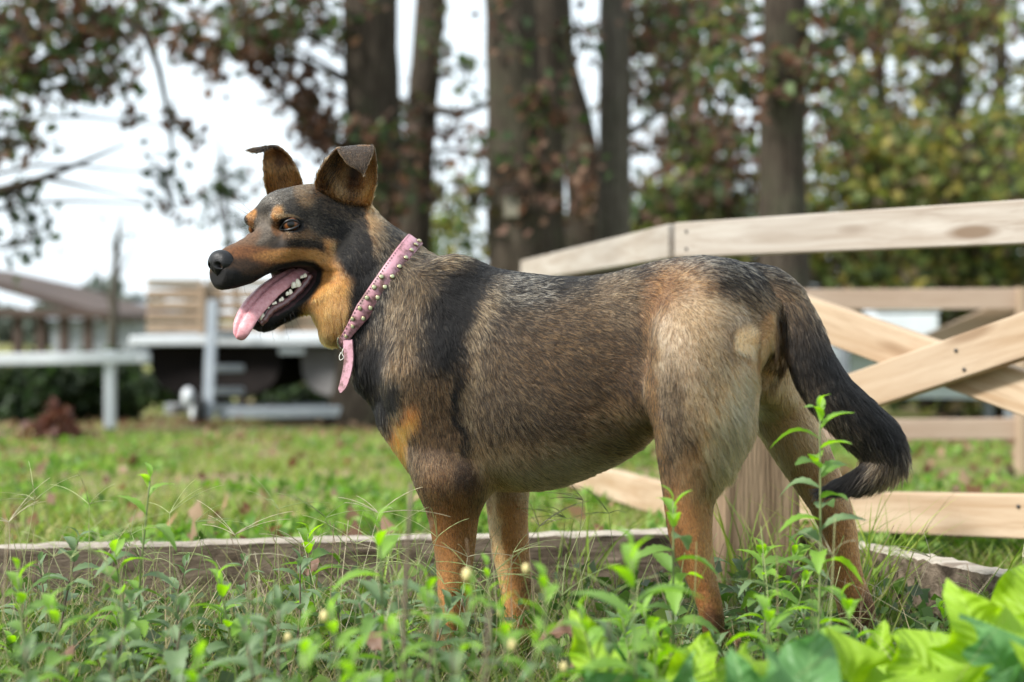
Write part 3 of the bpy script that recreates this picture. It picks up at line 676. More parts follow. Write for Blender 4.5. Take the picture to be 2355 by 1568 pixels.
def make_fur(root, inv, v, f, n, ch, D, Ln, total=420000, seed=5):
    rng = np.random.default_rng(seed)
    q = v[f]; a = .5 * np.linalg.norm(np.cross(q[:, 2] - q[:, 0], q[:, 3] - q[:, 1]), axis=1)
    cen = q.mean(1); fnrm = n[f].mean(1); view = np.array([0, 0, H]) - cen; view /= np.linalg.norm(view, axis=1)[:, None]
    ln = Ln[f].mean(1)
    w = a * np.where((fnrm * view).sum(1) > -.25, 1.0, .12) * np.clip(.016 / np.maximum(ln, .004), .7, 2.6) * (ln > .0015)
    w *= np.where(cen[:, 2] < .12, .3, 1)
    fi = rng.choice(len(f), total, p=w / w.sum())
    s, t = rng.random(total), rng.random(total); wt = np.stack([(1 - s) * (1 - t), s * (1 - t), s * t, (1 - s) * t], 1)
    g = lambda arr: (arr[f[fi]] * wt.reshape(wt.shape + (1,) * (arr.ndim - 1))).sum(1)
    p, nn, c, d, l = g(v), g(n), g(ch), g(D), g(Ln)
    nn /= np.linalg.norm(nn, axis=1)[:, None]
    # locks: directions wander together over a centimetre, less from hair to hair
    j = np.stack([vnoise(p, 95, k) - .5 for k in (1, 2, 3)], 1) * .42 + np.stack([vnoise(p, 300, k) - .5 for k in (4, 5, 6)], 1) * .36 + rng.normal(0, .11, (total, 3))
    d = d + j; d = d - nn * (d * nn).sum(1)[:, None]; d /= np.linalg.norm(d, axis=1)[:, None] + 1e-9
    l = .80 * l * (.65 + .6 * rng.random(total)) * (.85 + .3 * vnoise(p, 60, 8))
    jp = p + rng.normal(0, .0009, (total, 3)); cell = np.floor(jp / .0036).astype(np.int64); key = cell[:, 0] * 73856093 ^ cell[:, 1] * 19349663 ^ cell[:, 2] * 83492791
    _, inv_ = np.unique(key, return_inverse=True); nc = inv_.max() + 1; cn = np.bincount(inv_, minlength=nc)
    cm = lambda a: np.stack([np.bincount(inv_, a[:, q], nc) for q in range(3)], 1) / cn[:, None]
    lockr = rng.random(nc)[inv_]
    lift = (.19 + .13 * rng.random(total) + .12 * (vnoise(p, 110, 11) - .5))[:, None]
    ts = np.array([0, .35, .7, 1.0])
    pts = np.stack([p - nn * .0006 + (l[:, None] * tq) * (d * (1 - .10 * tq)) + nn * l[:, None] * lift * (tq - .45 * tq * tq) + np.array([0, 0, -1.0]) * (l[:, None] * .12 * tq * tq) for tq in ts], 1)
    tipm = cm(pts[:, 3])[inv_]; midm = cm(pts[:, 2])[inv_]; pts[:, 3] += (tipm - pts[:, 3]) * .62; pts[:, 2] += (midm - pts[:, 2]) * .34
    # colour: agouti hairs, picked in small locks
    lock = lockr * .27 + rng.random(total) * .73
    lock = (lock - .5) * 1.15 + .5
    pick = np.clip((c[:, 6] - lock) / .34 + .5 * np.clip(c[:, 6] / .2, 0, 1), 0, 1)[:, None]
    rgb = c[:, :3] * (1 - pick) + c[:, 3:6] * pick
    rgb = np.array([1.12, 1.0, .84]) * rgb ** 1.2 * (.72 + .56 * rng.random(total))[:, None]
    hc = bpy.data.hair_curves.new('fur'); hc.add_curves([4] * total)
    hc.points.foreach_set('position', (pts - inv).astype(np.float32).ravel())
    ra = hc.attributes.get('radius') or hc.attributes.new('radius', 'FLOAT', 'POINT')
    rr = (np.array([.00032, .00031, .00023, .00005])[None] * np.clip(l / .016, .6, 1.15)[:, None]).astype(np.float32)
    ra.data.foreach_set('value', rr.ravel())
    ca = hc.attributes.new('hair', 'FLOAT_COLOR', 'CURVE')
    c4 = np.ones((total, 4), np.float32); c4[:, :3] = rgb; ca.data.foreach_set('color', c4.ravel())
    nt = NT('fur_hair'); at = nt.new('ShaderNodeAttribute', attribute_name='hair')
    nt.n.remove(nt.b); hb = nt.new('ShaderNodeBsdfHairPrincipled'); hb.parametrization = 'COLOR'
    hb.inputs['Roughness'].default_value = .42; hb.inputs['Radial Roughness'].default_value = .6; hb.inputs['Coat'].default_value = 0.0
    hb.inputs['Random Roughness'].default_value = .2; hb.inputs['IOR'].default_value = 1.25
    nt.l.new(at.outputs['Color'], hb.inputs['Color']); nt.l.new(hb.outputs[0], nt.out.inputs[0])
    hc.materials.append(nt.m)
    o = bpy.data.objects.new('fur', hc); col.objects.link(o); o.parent = root
    return o
# ------------------------------------------------------------------ eyes, nose, tongue, teeth, collar
from mathutils.bvhtree import BVHTree
def glossy(name, c, rough, noise=None, coat=0.0, sss=None, bump=0.0):
    nt = NT(name)
    if noise:
        ns = nt.noise(noise[0], 4, nt.coord('Object')); nt.base(nt.ramp(ns.outputs['Fac'], [(.3, c), (.7, noise[1])]).outputs[0])
        if bump: nt.bump(ns.outputs['Fac'], bump, .001)
    else: nt.base(c)
    nt.set(Roughness=rough); nt.b.inputs['Coat Weight'].default_value = coat; nt.b.inputs['Coat Roughness'].default_value = .12
    if sss: nt.b.inputs['Subsurface Weight'].default_value = sss; nt.b.inputs['Subsurface Radius'].default_value = (.004, .0016, .001); nt.b.inputs['Subsurface Scale'].default_value = 1.0
    return nt.m
def sphere_mesh(name, r, mat, seg=28):
    bm = bmesh.new(); bmesh.ops.create_uvsphere(bm, u_segments=seg, v_segments=seg // 2, radius=r)
    me = bpy.data.meshes.new(name); bm.to_mesh(me); bm.free(); me.materials.append(mat)
    me.polygons.foreach_set('use_smooth', [True] * len(me.polygons)); return me

def dog_parts(root, inv, v, f):
    bvh = BVHTree.FromPolygons([tuple(q) for q in v], [tuple(q) for q in f])
    inv = np.asarray(inv)
    # nose
    nv, nf = nose_mesh()
    nt = NT('nose_leather'); ns = nt.new('ShaderNodeTexVoronoi'); ns.inputs['Scale'].default_value = 420; nt.l.new(nt.coord('Object'), ns.inputs['Vector'])
    nt.base((.007, .007, .008)); nt.set(Roughness=.5); nt.b.inputs['Specular IOR Level'].default_value = .3; nt.bump(ns.outputs['Distance'], .35, .0008)
    link('nose', mesh_from('nose', nv - inv, nf, nt.m), root)
    # eyes: the ball with iris and pupil, then lids
    nt = NT('eye'); oc = nt.coord('Object'); sp = nt.new('ShaderNodeSeparateXYZ'); nt.l.new(oc, sp.inputs[0])
    r = nt.ramp(sp.outputs[2], [(0.0, (.05, .04, .035)), (.34, (.05, .04, .035)), (.42, (.012, .005, .003)), (.58, (.07, .020, .004)), (.84, (.15, .048, .010)), (.92, (.003, .003, .003))])
    mr = nt.new('ShaderNodeMapRange'); mr.inputs['From Min'].default_value = 0; mr.inputs['From Max'].default_value = .0125; nt.l.new(sp.outputs[2], mr.inputs['Value']); nt.l.new(mr.outputs[0], r.inputs[0])
    nt.base(r.outputs[0]); nt.set(Roughness=.35); nt.b.inputs['Specular IOR Level'].default_value = .2; nt.b.inputs['Coat Weight'].default_value = .35; nt.b.inputs['Coat Roughness'].default_value = .02
    lidm = glossy('eyelid_skin', (.012, .011, .011), .45)
    q_ = P(669, 516, 2.173) - HC; fe, le, ze = q_ @ HF, q_ @ HL, q_[2]
    for (eu, c, look) in ((669, P(669, 516, 2.173), (.12, -1, .0)), (575, HP(fe + .001, -le + .0055, ze - .001), (-1.0, -.25, .05))):
        e = link('eye', sphere_mesh('eye', .0125, nt.m), root, Vector(c - inv)); e.rotation_euler = Vector(look).to_track_quat('Z', 'Y').to_euler()
        if eu > 600:
            for arc in ([(643, 527), (651, 515), (661, 507.5), (672, 505.5), (682, 509), (691, 514)], [(643, 527), (652, 528.5), (663, 528), (674, 525), (683, 520), (691, 514)]):
                q = []
                for (au, av) in spline(arc, 14):
                    d = Vector(P(au, av, 1.0)) - Vector((0, 0, H)); d.normalize()
                    oc_ = Vector((0, 0, H)) - Vector(c); b_ = oc_.dot(d); disc = b_ * b_ - (oc_.length_squared - .0130 ** 2)
                    y = (-b_ - math.sqrt(disc)) if disc > 0 else -b_
                    q.append(np.array(Vector((0, 0, H)) + d * y))
                q = np.array(q); rr = .0014 * np.sin(np.linspace(.25, math.pi - .25, 14)) + .0005
                tv, tf = tube(q - inv, rr, 8); link('eyelid', mesh_from('eyelid', tv, tf, lidm), e and root)
    # tongue
    rows = [(700, 618, .004, .016, .000), (676, 628, .004, .020, -.002), (650, 642, .004, .0215, -.006), (622, 661, .005, .0215, -.008), (599, 683, .006, .021, -.010), (580, 704, .008, .0215, -.010), (566, 724, .009, .0225, -.008), (555, 746, .010, .0215, -.006), (550, 762, .010, .0170, -.005), (548, 773, .010, .0100, -.004), (547.5, 778, .010, .003, -.003)]
    R = spline(np.array(rows), 40); cs = []
    for (u_, v_, l_, hw, tilt) in R:
        fz = head_fz(u_, v_, l_); cs.append((HP(fz[0], l_, fz[1]), hw, tilt))
    cen = np.array([c[0] for c in cs]); T = np.gradient(cen, axis=0); T /= np.linalg.norm(T, axis=1)[:, None]
    nw = 44; TV = []
    for i, (c, hw, tilt) in enumerate(cs):
        Wd = HL * hw + HU * tilt; Nn = np.cross(T[i], Wd); Nn /= np.linalg.norm(Nn); Nn = Nn if Nn[1] < 0 else -Nn
        th = .0042 * min(1, hw / .012) + .0008
        for j in range(nw):
            a = 2 * math.pi * j / nw; x, y = math.cos(a), math.sin(a)
            groove = -.0080 * math.exp(-(x / .17) ** 2) * (y > 0) * min(1, hw / .015); bulge = .003 * (1 - x * x) * (y > 0)
            TV.append(c + Wd * x + Nn * (th * y + groove + bulge - .004 * x * x))
    TF = [(i * nw + j, i * nw + (j + 1) % nw, (i + 1) * nw + (j + 1) % nw, (i + 1) * nw + j) for i in range(len(cs) - 1) for j in range(nw)]
    TF.append(tuple(range((len(cs) - 1) * nw, len(cs) * nw)))
    tm = glossy('tongue', (.42, .17, .19), .5, (160, (.58, .30, .32)), .12, .15, .5)
    link('tongue', mesh_from('tongue', np.array(TV) - inv, TF, tm), root)
    # teeth of the lower jaw, near side, and a few of the far side
    tooth = glossy('tooth', (.66, .60, .46), .3, (300, (.78, .74, .64)), .3)
    def cusp(u_, v_, l_, hpx, wpx, cusps=1):
        fz = head_fz(u_, v_, l_); base = HP(fz[0], l_, fz[1]); k = 2.17 / F
        up = HU * .92 + HF * .30 - HL * .05; up /= np.linalg.norm(up); al = HF * .86 + HU * -.48 + HL * -.15; al -= up * (al @ up); al /= np.linalg.norm(al); ac = np.cross(up, al)
        VV, FF = [], []
        for q in range(cusps):
            o = (q - (cusps - 1) / 2) * wpx * k / cusps * .95; s = 1.0 if cusps == 1 else (1.0, .72, .6)[q]; n0 = len(VV)
            hw = wpx * k / cusps * .62
            for t, r in ((-.35, .95), (0, 1.0), (.35, .90), (.7, .68), (.92, .38), (1.0, .12)):
                for j in range(8):
                    a = j * math.pi / 4; VV.append(base + al * (o + math.cos(a) * hw * r - .12 * hw * t) + ac * (math.sin(a) * hw * r * .75) + up * (t * hpx * k * s))
            FF += [(n0 + i * 8 + j, n0 + i * 8 + (j + 1) % 8, n0 + (i + 1) * 8 + (j + 1) % 8, n0 + (i + 1) * 8 + j) for i in range(5) for j in range(8)]; FF.append(tuple(n0 + 40 + j for j in range(8)))
        link('tooth', mesh_from('tooth', np.array(VV) - inv, FF, tooth), root)
    for a in ((603, 731, .020, 16, 13, 1), (617, 708, .024, 3, 5, 1), (631, 698, .028, 4.5, 12, 2), (647, 690, .030, 7, 13, 2), (665, 675, .032, 9, 18, 2), (681, 656, .034, 14, 25, 2), (698, 636, .036, 7, 18, 2)):
        cusp(*a)
    gp = []
    for (u_, v_, l_) in ((596, 740, .016), (606, 732, .020), (620, 714, .024), (634, 703, .028), (650, 695, .030), (668, 681, .032), (686, 664, .034), (704, 642, .036), (712, 628, .037)):
        fz = head_fz(u_, v_ + 4, l_); gp.append(HP(fz[0], l_ + .002, fz[1]))
    tv, tf = tube(spline(np.array(gp), 30) - inv, .0052 + .0009 * np.sin(np.arange(30) * 2.1), 10)
    link('gum', mesh_from('gum', tv, tf, glossy('gum', (.075, .030, .032), .25, (140, (.16, .07, .072)), .4, None, .4)), root)
    # whiskers and stray throat hairs
    wm = glossy('whisker', (.02, .018, .016), .5)
    rng = random.Random(3)
    for (u_, v_, du, dv, L) in ((668, 728, .15, 1, .028), (655, 738, .1, 1, .030), (675, 722, .4, 1, .032), (600, 757, -.1, 1, .018), (625, 757, .1, 1, .02), (545, 655, -.1, 1, .016), (560, 655, .2, 1, .016), (515, 655, -.5, 1, .012), (566, 490, -1, -.6, .03), (572, 482, -1, -.9, .035)):
        d = 2.16; p0 = P(u_, v_, d); dirv = np.array([du, 0, -dv]); dirv = dirv / np.linalg.norm(dirv)
        q = np.array([p0 + dirv * L * t + np.array([.3, 0, -.1]) * L * t * t * rng.uniform(-.6, .9) for t in np.linspace(-.15, 1, 7)])
        tv, tf = tube(q - inv, np.linspace(.0003, .00008, 7), 4); link('whisker', mesh_from('whisker', tv, tf, wm), root)
    return bvh

def build_collar(bvh):
    """a leather strap that follows the neck all round, studs in two rows, ring and hanging end"""
    top, bot, near = P(945, 566, 2.245), P(800, 772, 2.205), np.array(bvh.ray_cast(Vector((0, 0, H)), (V(868, 668, 1) - Vector((0, 0, H))).normalized())[0])
    cen = (top + bot) / 2 + np.array([0, .0, 0]); a1 = (top - bot); a1 /= np.linalg.norm(a1); nrm = np.cross(near - bot, a1); nrm /= np.linalg.norm(nrm); a2 = np.cross(nrm, a1)
    if a2[1] > 0: a2 = -a2; nrm = -nrm
    N = 96; pts = []
    for i in range(N):
        t = 2 * math.pi * i / N; d = a1 * math.cos(t) + a2 * math.sin(t)
        h = bvh.ray_cast(Vector(cen + d * .3), Vector(-d))[0]
        pts.append((np.linalg.norm(np.array(h) - cen) if h is not None else .09))
    r = np.array(pts); kern = np.hanning(13); kern /= kern.sum()
    r = np.convolve(np.concatenate([r[-6:], r, r[:6]]), kern, 'valid')
    ring = []
    root = empty('dog_collar', Vector(cen)); tag(root, 'worn pink leather collar with round studs and a hanging strap end on the dog', 'collar')
    tt = np.arange(N) * 2 * math.pi / N
    C = cen + (r[:, None] + .0042) * (np.cos(tt)[:, None] * a1 + np.sin(tt)[:, None] * a2)
    out = (C - cen) / np.linalg.norm(C - cen, axis=1)[:, None]
    s = np.abs(((tt / math.pi + 1) % 2) - 1)                                  # 0 at the nape, 1 at the throat
    hw = .0138 * np.clip((1.03 - s) / .30, .55, 1); th = .0016
    VV, FF = [], []
    for i in range(N):
        for (q, k) in ((-1, -1), (-.93, 1), (.93, 1), (1, -1)): VV.append(C[i] + nrm * hw[i] * q + out[i] * th * k - cen)
    for i in range(N):
        for k in range(4): FF.append((i * 4 + k, i * 4 + (k + 1) % 4, ((i + 1) % N) * 4 + (k + 1) % 4, ((i + 1) % N) * 4 + k))
    nt = NT('pink_leather'); oc = nt.coord('Object'); n1 = nt.noise(55, 6, oc, .65); n2 = nt.noise(260, 3, oc); n3 = nt.noise(14, 3, oc)
    c = nt.mix(nt.ramp(n3.outputs['Fac'], [(.35, (0, 0, 0)), (.7, (1, 1, 1))]).outputs[0], (.34, .155, .18), (.46, .25, .31))
    c = nt.mix(nt.ramp(n1.outputs['Fac'], [(.47, (0, 0, 0)), (.62, (1, 1, 1))]).outputs[0], c, (.13, .06, .055))
    nt.base(c); nt.set(Roughness=.5); nt.bump(n2.outputs['Fac'], .35, .0006); leather = nt.m
    edge = glossy('raw_leather_edge', (.42, .30, .20), .7)
    link('strap', mesh_from('strap', VV, FF, leather), root)
    dk = glossy('stitching', (.12, .05, .055), .8)
    for q in (-.80, .80):
        ring_ = C + nrm * (hw * q)[:, None] + out * (th + .0002) - cen; ring_ = np.concatenate([ring_, ring_[:1]])
        SV, SF, so = [], [], 0
        fine = spline(ring_, 400)
        for i in range(0, 396, 4):
            tv, tf = tube(fine[i:i + 3], .00045, 4); SV.append(tv); SF += [tuple(a + so for a in f_) for f_ in tf]; so += len(tv)
        link('stitching', mesh_from('stitching', np.concatenate(SV), SF, dk), root)
    sm, cm = glossy('stud_metal', (.36, .31, .18), .35), glossy('stud_glass', (.34, .36, .22), .12)
    for m_ in (sm,): m_.node_tree.nodes['Principled BSDF'].inputs['Metallic'].default_value = 1
    sv_, sf = tube(np.array([(0, 0, 0), (0, 0, .0012), (0, 0, .0020)]), [.0040, .0038, .0030], 14); stud = mesh_from('stud', sv_, sf, sm)
    bm = bmesh.new(); bmesh.ops.create_uvsphere(bm, u_segments=12, v_segments=8, radius=.0030); bmesh.ops.scale(bm, vec=(1, 1, .38), verts=bm.verts); gem = bpy.data.meshes.new('stud_glass'); bm.to_mesh(gem); bm.free(); gem.materials.append(cm)
    # studs by arc length on the near side
    arc = np.concatenate([[0], np.cumsum(np.linalg.norm(np.diff(C, axis=0), axis=1))])
    half = arc[N // 2]
    k = 0
    for sgn in (1,):
        for row, off in ((1, .0), (-1, .5)):
            for j in range(16):
                a = .010 + (j + off) * .0190
                if a > half * .90: continue
                x = np.interp(a, arc, np.arange(N)); i = int(x)
                q = 0 if s[i] > .8 else row * .0066
                if s[i] < .42 and row == -1: continue
                if s[i] > .8 and row == -1: continue
                p = C[i] + (C[(i + 1) % N] - C[i]) * (x - i) + nrm * q * (1 if nrm[0] > 0 else -1) + out[i] * th - cen
                o = link('stud', stud, root, Vector(p)); o.rotation_euler = Vector(out[i]).to_track_quat('Z', 'Y').to_euler()
                g = link('stud_glass', gem, o, (0, 0, .0018)); k += 1
    # ring at the throat, buckle keeper, hanging end
    metal = glossy('ring_metal', (.55, .56, .58), .22); metal.node_tree.nodes['Principled BSDF'].inputs['Metallic'].default_value = 1
    rc = P(800, 783, 2.178); q = np.array([rc + .0165 * (math.cos(t) * np.array([.93, .25, .1]) + math.sin(t) * np.array([.0, -.25, 1]) * .9) for t in np.linspace(0, 2 * math.pi, 33)])
    tv, tf = tube(q - cen, .0017, 8); link('ring', mesh_from('ring', tv, tf, metal), root)
    path = [(800, 782, 2.168), (801, 800, 2.166), (802, 825, 2.165), (799, 850, 2.164), (793, 875, 2.163), (787, 893, 2.163), (784, 903, 2.163)]
    wd = [.0078, .0082, .0082, .0080, .0078, .0066, .0012]
    Pp = spline(np.array([P(*q) for q in path]), 24); ww = np.interp(np.linspace(0, 6, 24), range(7), wd)
    ax = np.array([.90, -.40, .10]); ax /= np.linalg.norm(ax)
    tn = np.gradient(Pp, axis=0); VV, FF = [], []
    for i in range(24):
        t_ = tn[i] / np.linalg.norm(tn[i]); n_ = np.cross(ax, t_); n_ /= np.linalg.norm(n_); n_ = n_ if n_[1] < 0 else -n_
        for (a_, b_) in ((-1, -1), (-1, 1), (1, 1), (1, -1)): VV.append(Pp[i] + ax * ww[i] * a_ + n_ * .0014 * b_ - cen)
    for i in range(23):
        for k_ in range(4): FF.append((i * 4 + k_, i * 4 + (k_ + 1) % 4, (i + 1) * 4 + (k_ + 1) % 4, (i + 1) * 4 + k_))
    me = mesh_from('hanging_end', VV, FF, leather, smooth=False); me.materials.append(edge)
    mi = np.zeros(len(me.polygons), np.int32); mi[::4] = 1; me.polygons.foreach_set('material_index', mi); link('hanging_end', me, root)
    # frayed thread
    q = np.array([P(790, 800, 2.17), P(786, 812, 2.168), P(790, 822, 2.167), P(782, 828, 2.168), P(780, 820, 2.168), P(784, 810, 2.168)])
    tv, tf = tube(spline(q, 20) - cen, .0006, 5); link('thread', mesh_from('thread', tv, tf, glossy('thread', (.7, .68, .62), .8)), root)
    return root
# ------------------------------------------------------------------ materials of the setting
def wood(name, c1, c2, dark, axis_scale=(1.2, 14, 14), rough=.75, knots=True, bump=.3, wear=None):
    nt = NT(name); oi = nt.new('ShaderNodeObjectInfo'); oc = nt.coord('Object')
    ad = nt.new('ShaderNodeVectorMath', operation='ADD'); nt.l.new(oc, ad.inputs[0])
    mu = nt.new('ShaderNodeVectorMath', operation='SCALE'); mu.inputs['Scale'].default_value = 37.0
    cx = nt.new('ShaderNodeCombineXYZ'); nt.l.new(oi.outputs['Random'], cx.inputs[0]); nt.l.new(oi.outputs['Random'], cx.inputs[1]); nt.l.new(cx.outputs[0], mu.inputs[0]); nt.l.new(mu.outputs[0], ad.inputs[1])
    mp = nt.new('ShaderNodeMapping'); mp.inputs['Scale'].default_value = axis_scale; nt.l.new(ad.outputs[0], mp.inputs['Vector'])
    n1 = nt.noise(2.2, 5, mp.outputs[0], .6, .6); n2 = nt.noise(9, 4, mp.outputs[0], .6); n3 = nt.noise(.9, 2, ad.outputs[0])
    c = nt.mix(nt.ramp(n1.outputs['Fac'], [(.35, (0, 0, 0)), (.65, (1, 1, 1))]).outputs[0], c1, c2)
    c = nt.mix(nt.ramp(n2.outputs['Fac'], [(.55, (0, 0, 0)), (.8, (.55, .55, .55))]).outputs[0], c, dark)
    if knots:
        vo = nt.new('ShaderNodeTexVoronoi'); vo.inputs['Scale'].default_value = 1.0
        m2 = nt.new('ShaderNodeMapping'); m2.inputs['Scale'].default_value = (2.9, 11, 11); nt.l.new(ad.outputs[0], m2.inputs['Vector']); nt.l.new(m2.outputs[0], vo.inputs['Vector'])
        c = nt.mix(nt.ramp(vo.outputs['Distance'], [(.11, (.95, .95, .95)), (.22, (0, 0, 0))]).outputs[0], c, dark)
    c = nt.mix(nt.ramp(n3.outputs['Fac'], [(.4, (0, 0, 0)), (.7, (.5, .5, .5))]).outputs[0], c, wear or dark)
    nt.base(c); nt.set(Roughness=rough); nt.b.inputs['Specular IOR Level'].default_value = .2
    nt.bump(n2.outputs['Fac'], bump, .004)
    return nt.m
M_pine = wood('new_pine', (.33, .225, .135), (.46, .355, .25), (.19, .11, .055), wear=(.31, .235, .17), bump=.15)
M_pine_pale = wood('bleached_pine', (.28, .23, .185), (.40, .36, .315), (.15, .10, .065), wear=(.25, .225, .20), bump=.15)
M_post = wood('post_wood', (.13, .085, .05), (.33, .235, .15), (.06, .036, .02), (1.0, 17, 17), bump=1.2)
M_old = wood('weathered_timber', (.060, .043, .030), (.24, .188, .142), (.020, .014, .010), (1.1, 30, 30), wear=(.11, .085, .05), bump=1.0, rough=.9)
M_oldtop = wood('weathered_top_sunlit', (.32, .28, .23), (.44, .395, .335), (.17, .135, .105), (2.0, 34, 34), bump=.8, rough=.9)  # paler copy of the timber, sunlight put into the top face's colour
M_tanslat = wood('tan_slat', (.30, .22, .155), (.36, .27, .19), (.19, .135, .09), bump=.2)
M_brownroof = wood('brown_roof', (.075, .052, .043), (.105, .075, .062), (.04, .028, .022), bump=.4)
def plain(name, c1, c2, scale=6, rough=.6, metal=0.0, bump=0.0):
    nt = NT(name); ns = nt.noise(scale, 5, nt.coord('Object')); nt.base(nt.ramp(ns.outputs['Fac'], [(.3, c1), (.7, c2)]).outputs[0])
    nt.set(Roughness=rough, Metallic=metal)
    if bump: nt.bump(ns.outputs['Fac'], bump, .01)
    return nt.m
M_white = plain('white_paint', (.52, .55, .58), (.62, .65, .68), 5, .5)
M_alu = plain('aluminium', (.30, .33, .37), (.40, .43, .46), 8, .45, .6)
M_hull = plain('dark_hull', (.006, .005, .005), (.014, .011, .010), 3, .9); M_hull.node_tree.nodes['Principled BSDF'].inputs['Specular IOR Level'].default_value = .1
M_hullgrey = plain('grey_hull', (.12, .115, .11), (.19, .18, .175), 3, .5, .1)
M_black = plain('tyre_rubber', (.015, .015, .016), (.03, .03, .03), 12, .8)
M_grayroof = plain('grey_roof', (.13, .145, .16), (.18, .195, .21), 4, .6)
M_skiff = plain('skiff_paint', (.50, .56, .60), (.62, .67, .70), 3, .5)

# ------------------------------------------------------------------ ground
def gz(x, y):
    y = np.asarray(y, float); x = np.asarray(x, float)
    z = -0.047 * (np.clip(y, 3.0, 16.0) - 3.0)
    z = z + .012 * np.sin(x * 2.3 + y * 1.1) * np.clip((y - 2.8) / 2, 0, 1) + .018 * np.sin(x * .9 - y * 1.7) * np.clip((y - 3.5) / 3, 0, 1)
    return z
def build_ground():
    ys = np.concatenate([np.linspace(-3, 2.5, 8), np.linspace(2.7, 18, 60), np.geomspace(19, 420, 24)]); xs = np.concatenate([-np.geomspace(300, 4.2, 16), np.linspace(-4, 4, 33), np.geomspace(4.2, 300, 16)])
    X, Y = np.meshgrid(xs, ys); Z = gz(X, Y); nx = len(xs)
    idx = np.arange(X.size).reshape(X.shape); f = np.stack([idx[:-1, :-1], idx[:-1, 1:], idx[1:, 1:], idx[1:, :-1]], -1).reshape(-1, 4)
    nt = NT('lawn_ground'); oc = nt.coord('Object')
    a, b, c = nt.noise(1.9, 5, oc, .65), nt.noise(9, 5, oc, .65), nt.noise(60, 3, oc)
    g = nt.mix(nt.ramp(b.outputs['Fac'], [(.35, (0, 0, 0)), (.65, (1, 1, 1))]).outputs[0], (.11, .16, .03), (.18, .22, .045))
    g = nt.mix(nt.ramp(a.outputs['Fac'], [(.42, (0, 0, 0)), (.60, (1, 1, 1))]).outputs[0], g, (.22, .165, .10))
    g = nt.mix(nt.ramp(c.outputs['Fac'], [(.5, (0, 0, 0)), (.75, (.6, .6, .6))]).outputs[0], g, (.07, .05, .03))
    nt.base(g); nt.set(Roughness=.95); nt.b.inputs['Specular IOR Level'].default_value = .1; nt.bump(b.outputs['Fac'], .8, .05)
    o = link('lawn', mesh_from('lawn', np.stack([X.ravel(), Y.ravel(), Z.ravel()], 1), f, nt.m)); tag(o, kind='structure')
    # soil of the bed, a sheet over the lawn inside the timbers
    nt = NT('bed_soil'); oc = nt.coord('Object'); b = nt.noise(18, 6, oc, .7)
    nt.base(nt.ramp(b.outputs['Fac'], [(.3, (.03, .022, .015)), (.55, (.075, .055, .036)), (.75, (.12, .095, .06))]).outputs[0]); nt.set(Roughness=.95); nt.bump(b.outputs['Fac'], 1.0, .02)
    q = [(-2.2, .55), (1.2, .55), (.86, 2.1), (.50, 2.74), (-1.2, 2.52), (-2.2, 2.38)]
    o = link('bed_soil', mesh_from('bed_soil', [(x, y, .004) for x, y in q], [tuple(range(6))], nt.m)); tag(o, kind='structure')

def board(name, a, b, w, t, parent=None, mat=None, bevel=.003, face=None, sag=0.0):
    """a plank from a to b (centre line), w high, t thick; face: horizontal direction its broad side looks"""
    a, b = Vector(a), Vector(b); d = b - a; L = d.length
    me = box_data(L, t, w, bevel); me.materials.append(mat)
    x = d.normalized(); yv = Vector(face).normalized() if face is not None else Vector((0, 0, 1)).cross(x)
    yv = (yv - x * yv.dot(x)).normalized(); z = x.cross(yv)
    o = bpy.data.objects.new(name, me); col.objects.link(o)
    mw = Matrix((x, yv, z)).transposed().to_4x4(); mw.translation = (a + b) / 2
    if parent is not None:
        o.parent = parent; mw = Matrix.Translation(-parent.location) @ mw
    o.matrix_local = mw
    return o
def rough_timber(name, a, b, w, t, parent, seed):
    """weathered plank with worn edges; the top face carries a paler grain, painted as sunlit"""
    rng = np.random.default_rng(seed); a, b = np.array(a, float), np.array(b, float); n = 70
    d = (b - a) / np.linalg.norm(b - a); side = np.array([-d[1], d[0], 0]); V_, F_ = [], []
    prof = [(-t / 2, -w), (-t / 2, -w * .66), (-t / 2, -w * .33), (-t / 2, -.004), (-t / 2 + .004, 0), (0, .001), (t / 2 - .004, 0), (t / 2, -.004), (t / 2, -w)]
    wob = np.convolve(rng.normal(0, 1, n + 8), np.ones(5) / 5, 'same')[4:-4]
    for i in range(n):
        p = a + (b - a) * i / (n - 1)
        for k, (s, z) in enumerate(prof):
            q = p + side * (s + rng.normal(0, .0009)) + np.array([0, 0, z + wob[i] * .0014 * (k in (3, 4, 5, 6, 7)) + rng.normal(0, .0012)]); V_.append(q - np.array(parent.location))
    m = len(prof)
    F_ = [(i * m + k, i * m + k + 1, (i + 1) * m + k + 1, (i + 1) * m + k) for i in range(n - 1) for k in range(m - 1)]
    F_ += [tuple(range(m)), tuple((n - 1) * m + k for k in range(m))[::-1]]
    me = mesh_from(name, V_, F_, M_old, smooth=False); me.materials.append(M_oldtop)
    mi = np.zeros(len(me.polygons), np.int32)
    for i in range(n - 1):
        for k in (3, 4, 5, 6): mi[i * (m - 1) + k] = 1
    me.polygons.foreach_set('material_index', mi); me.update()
    o = link(name, me, parent); return o

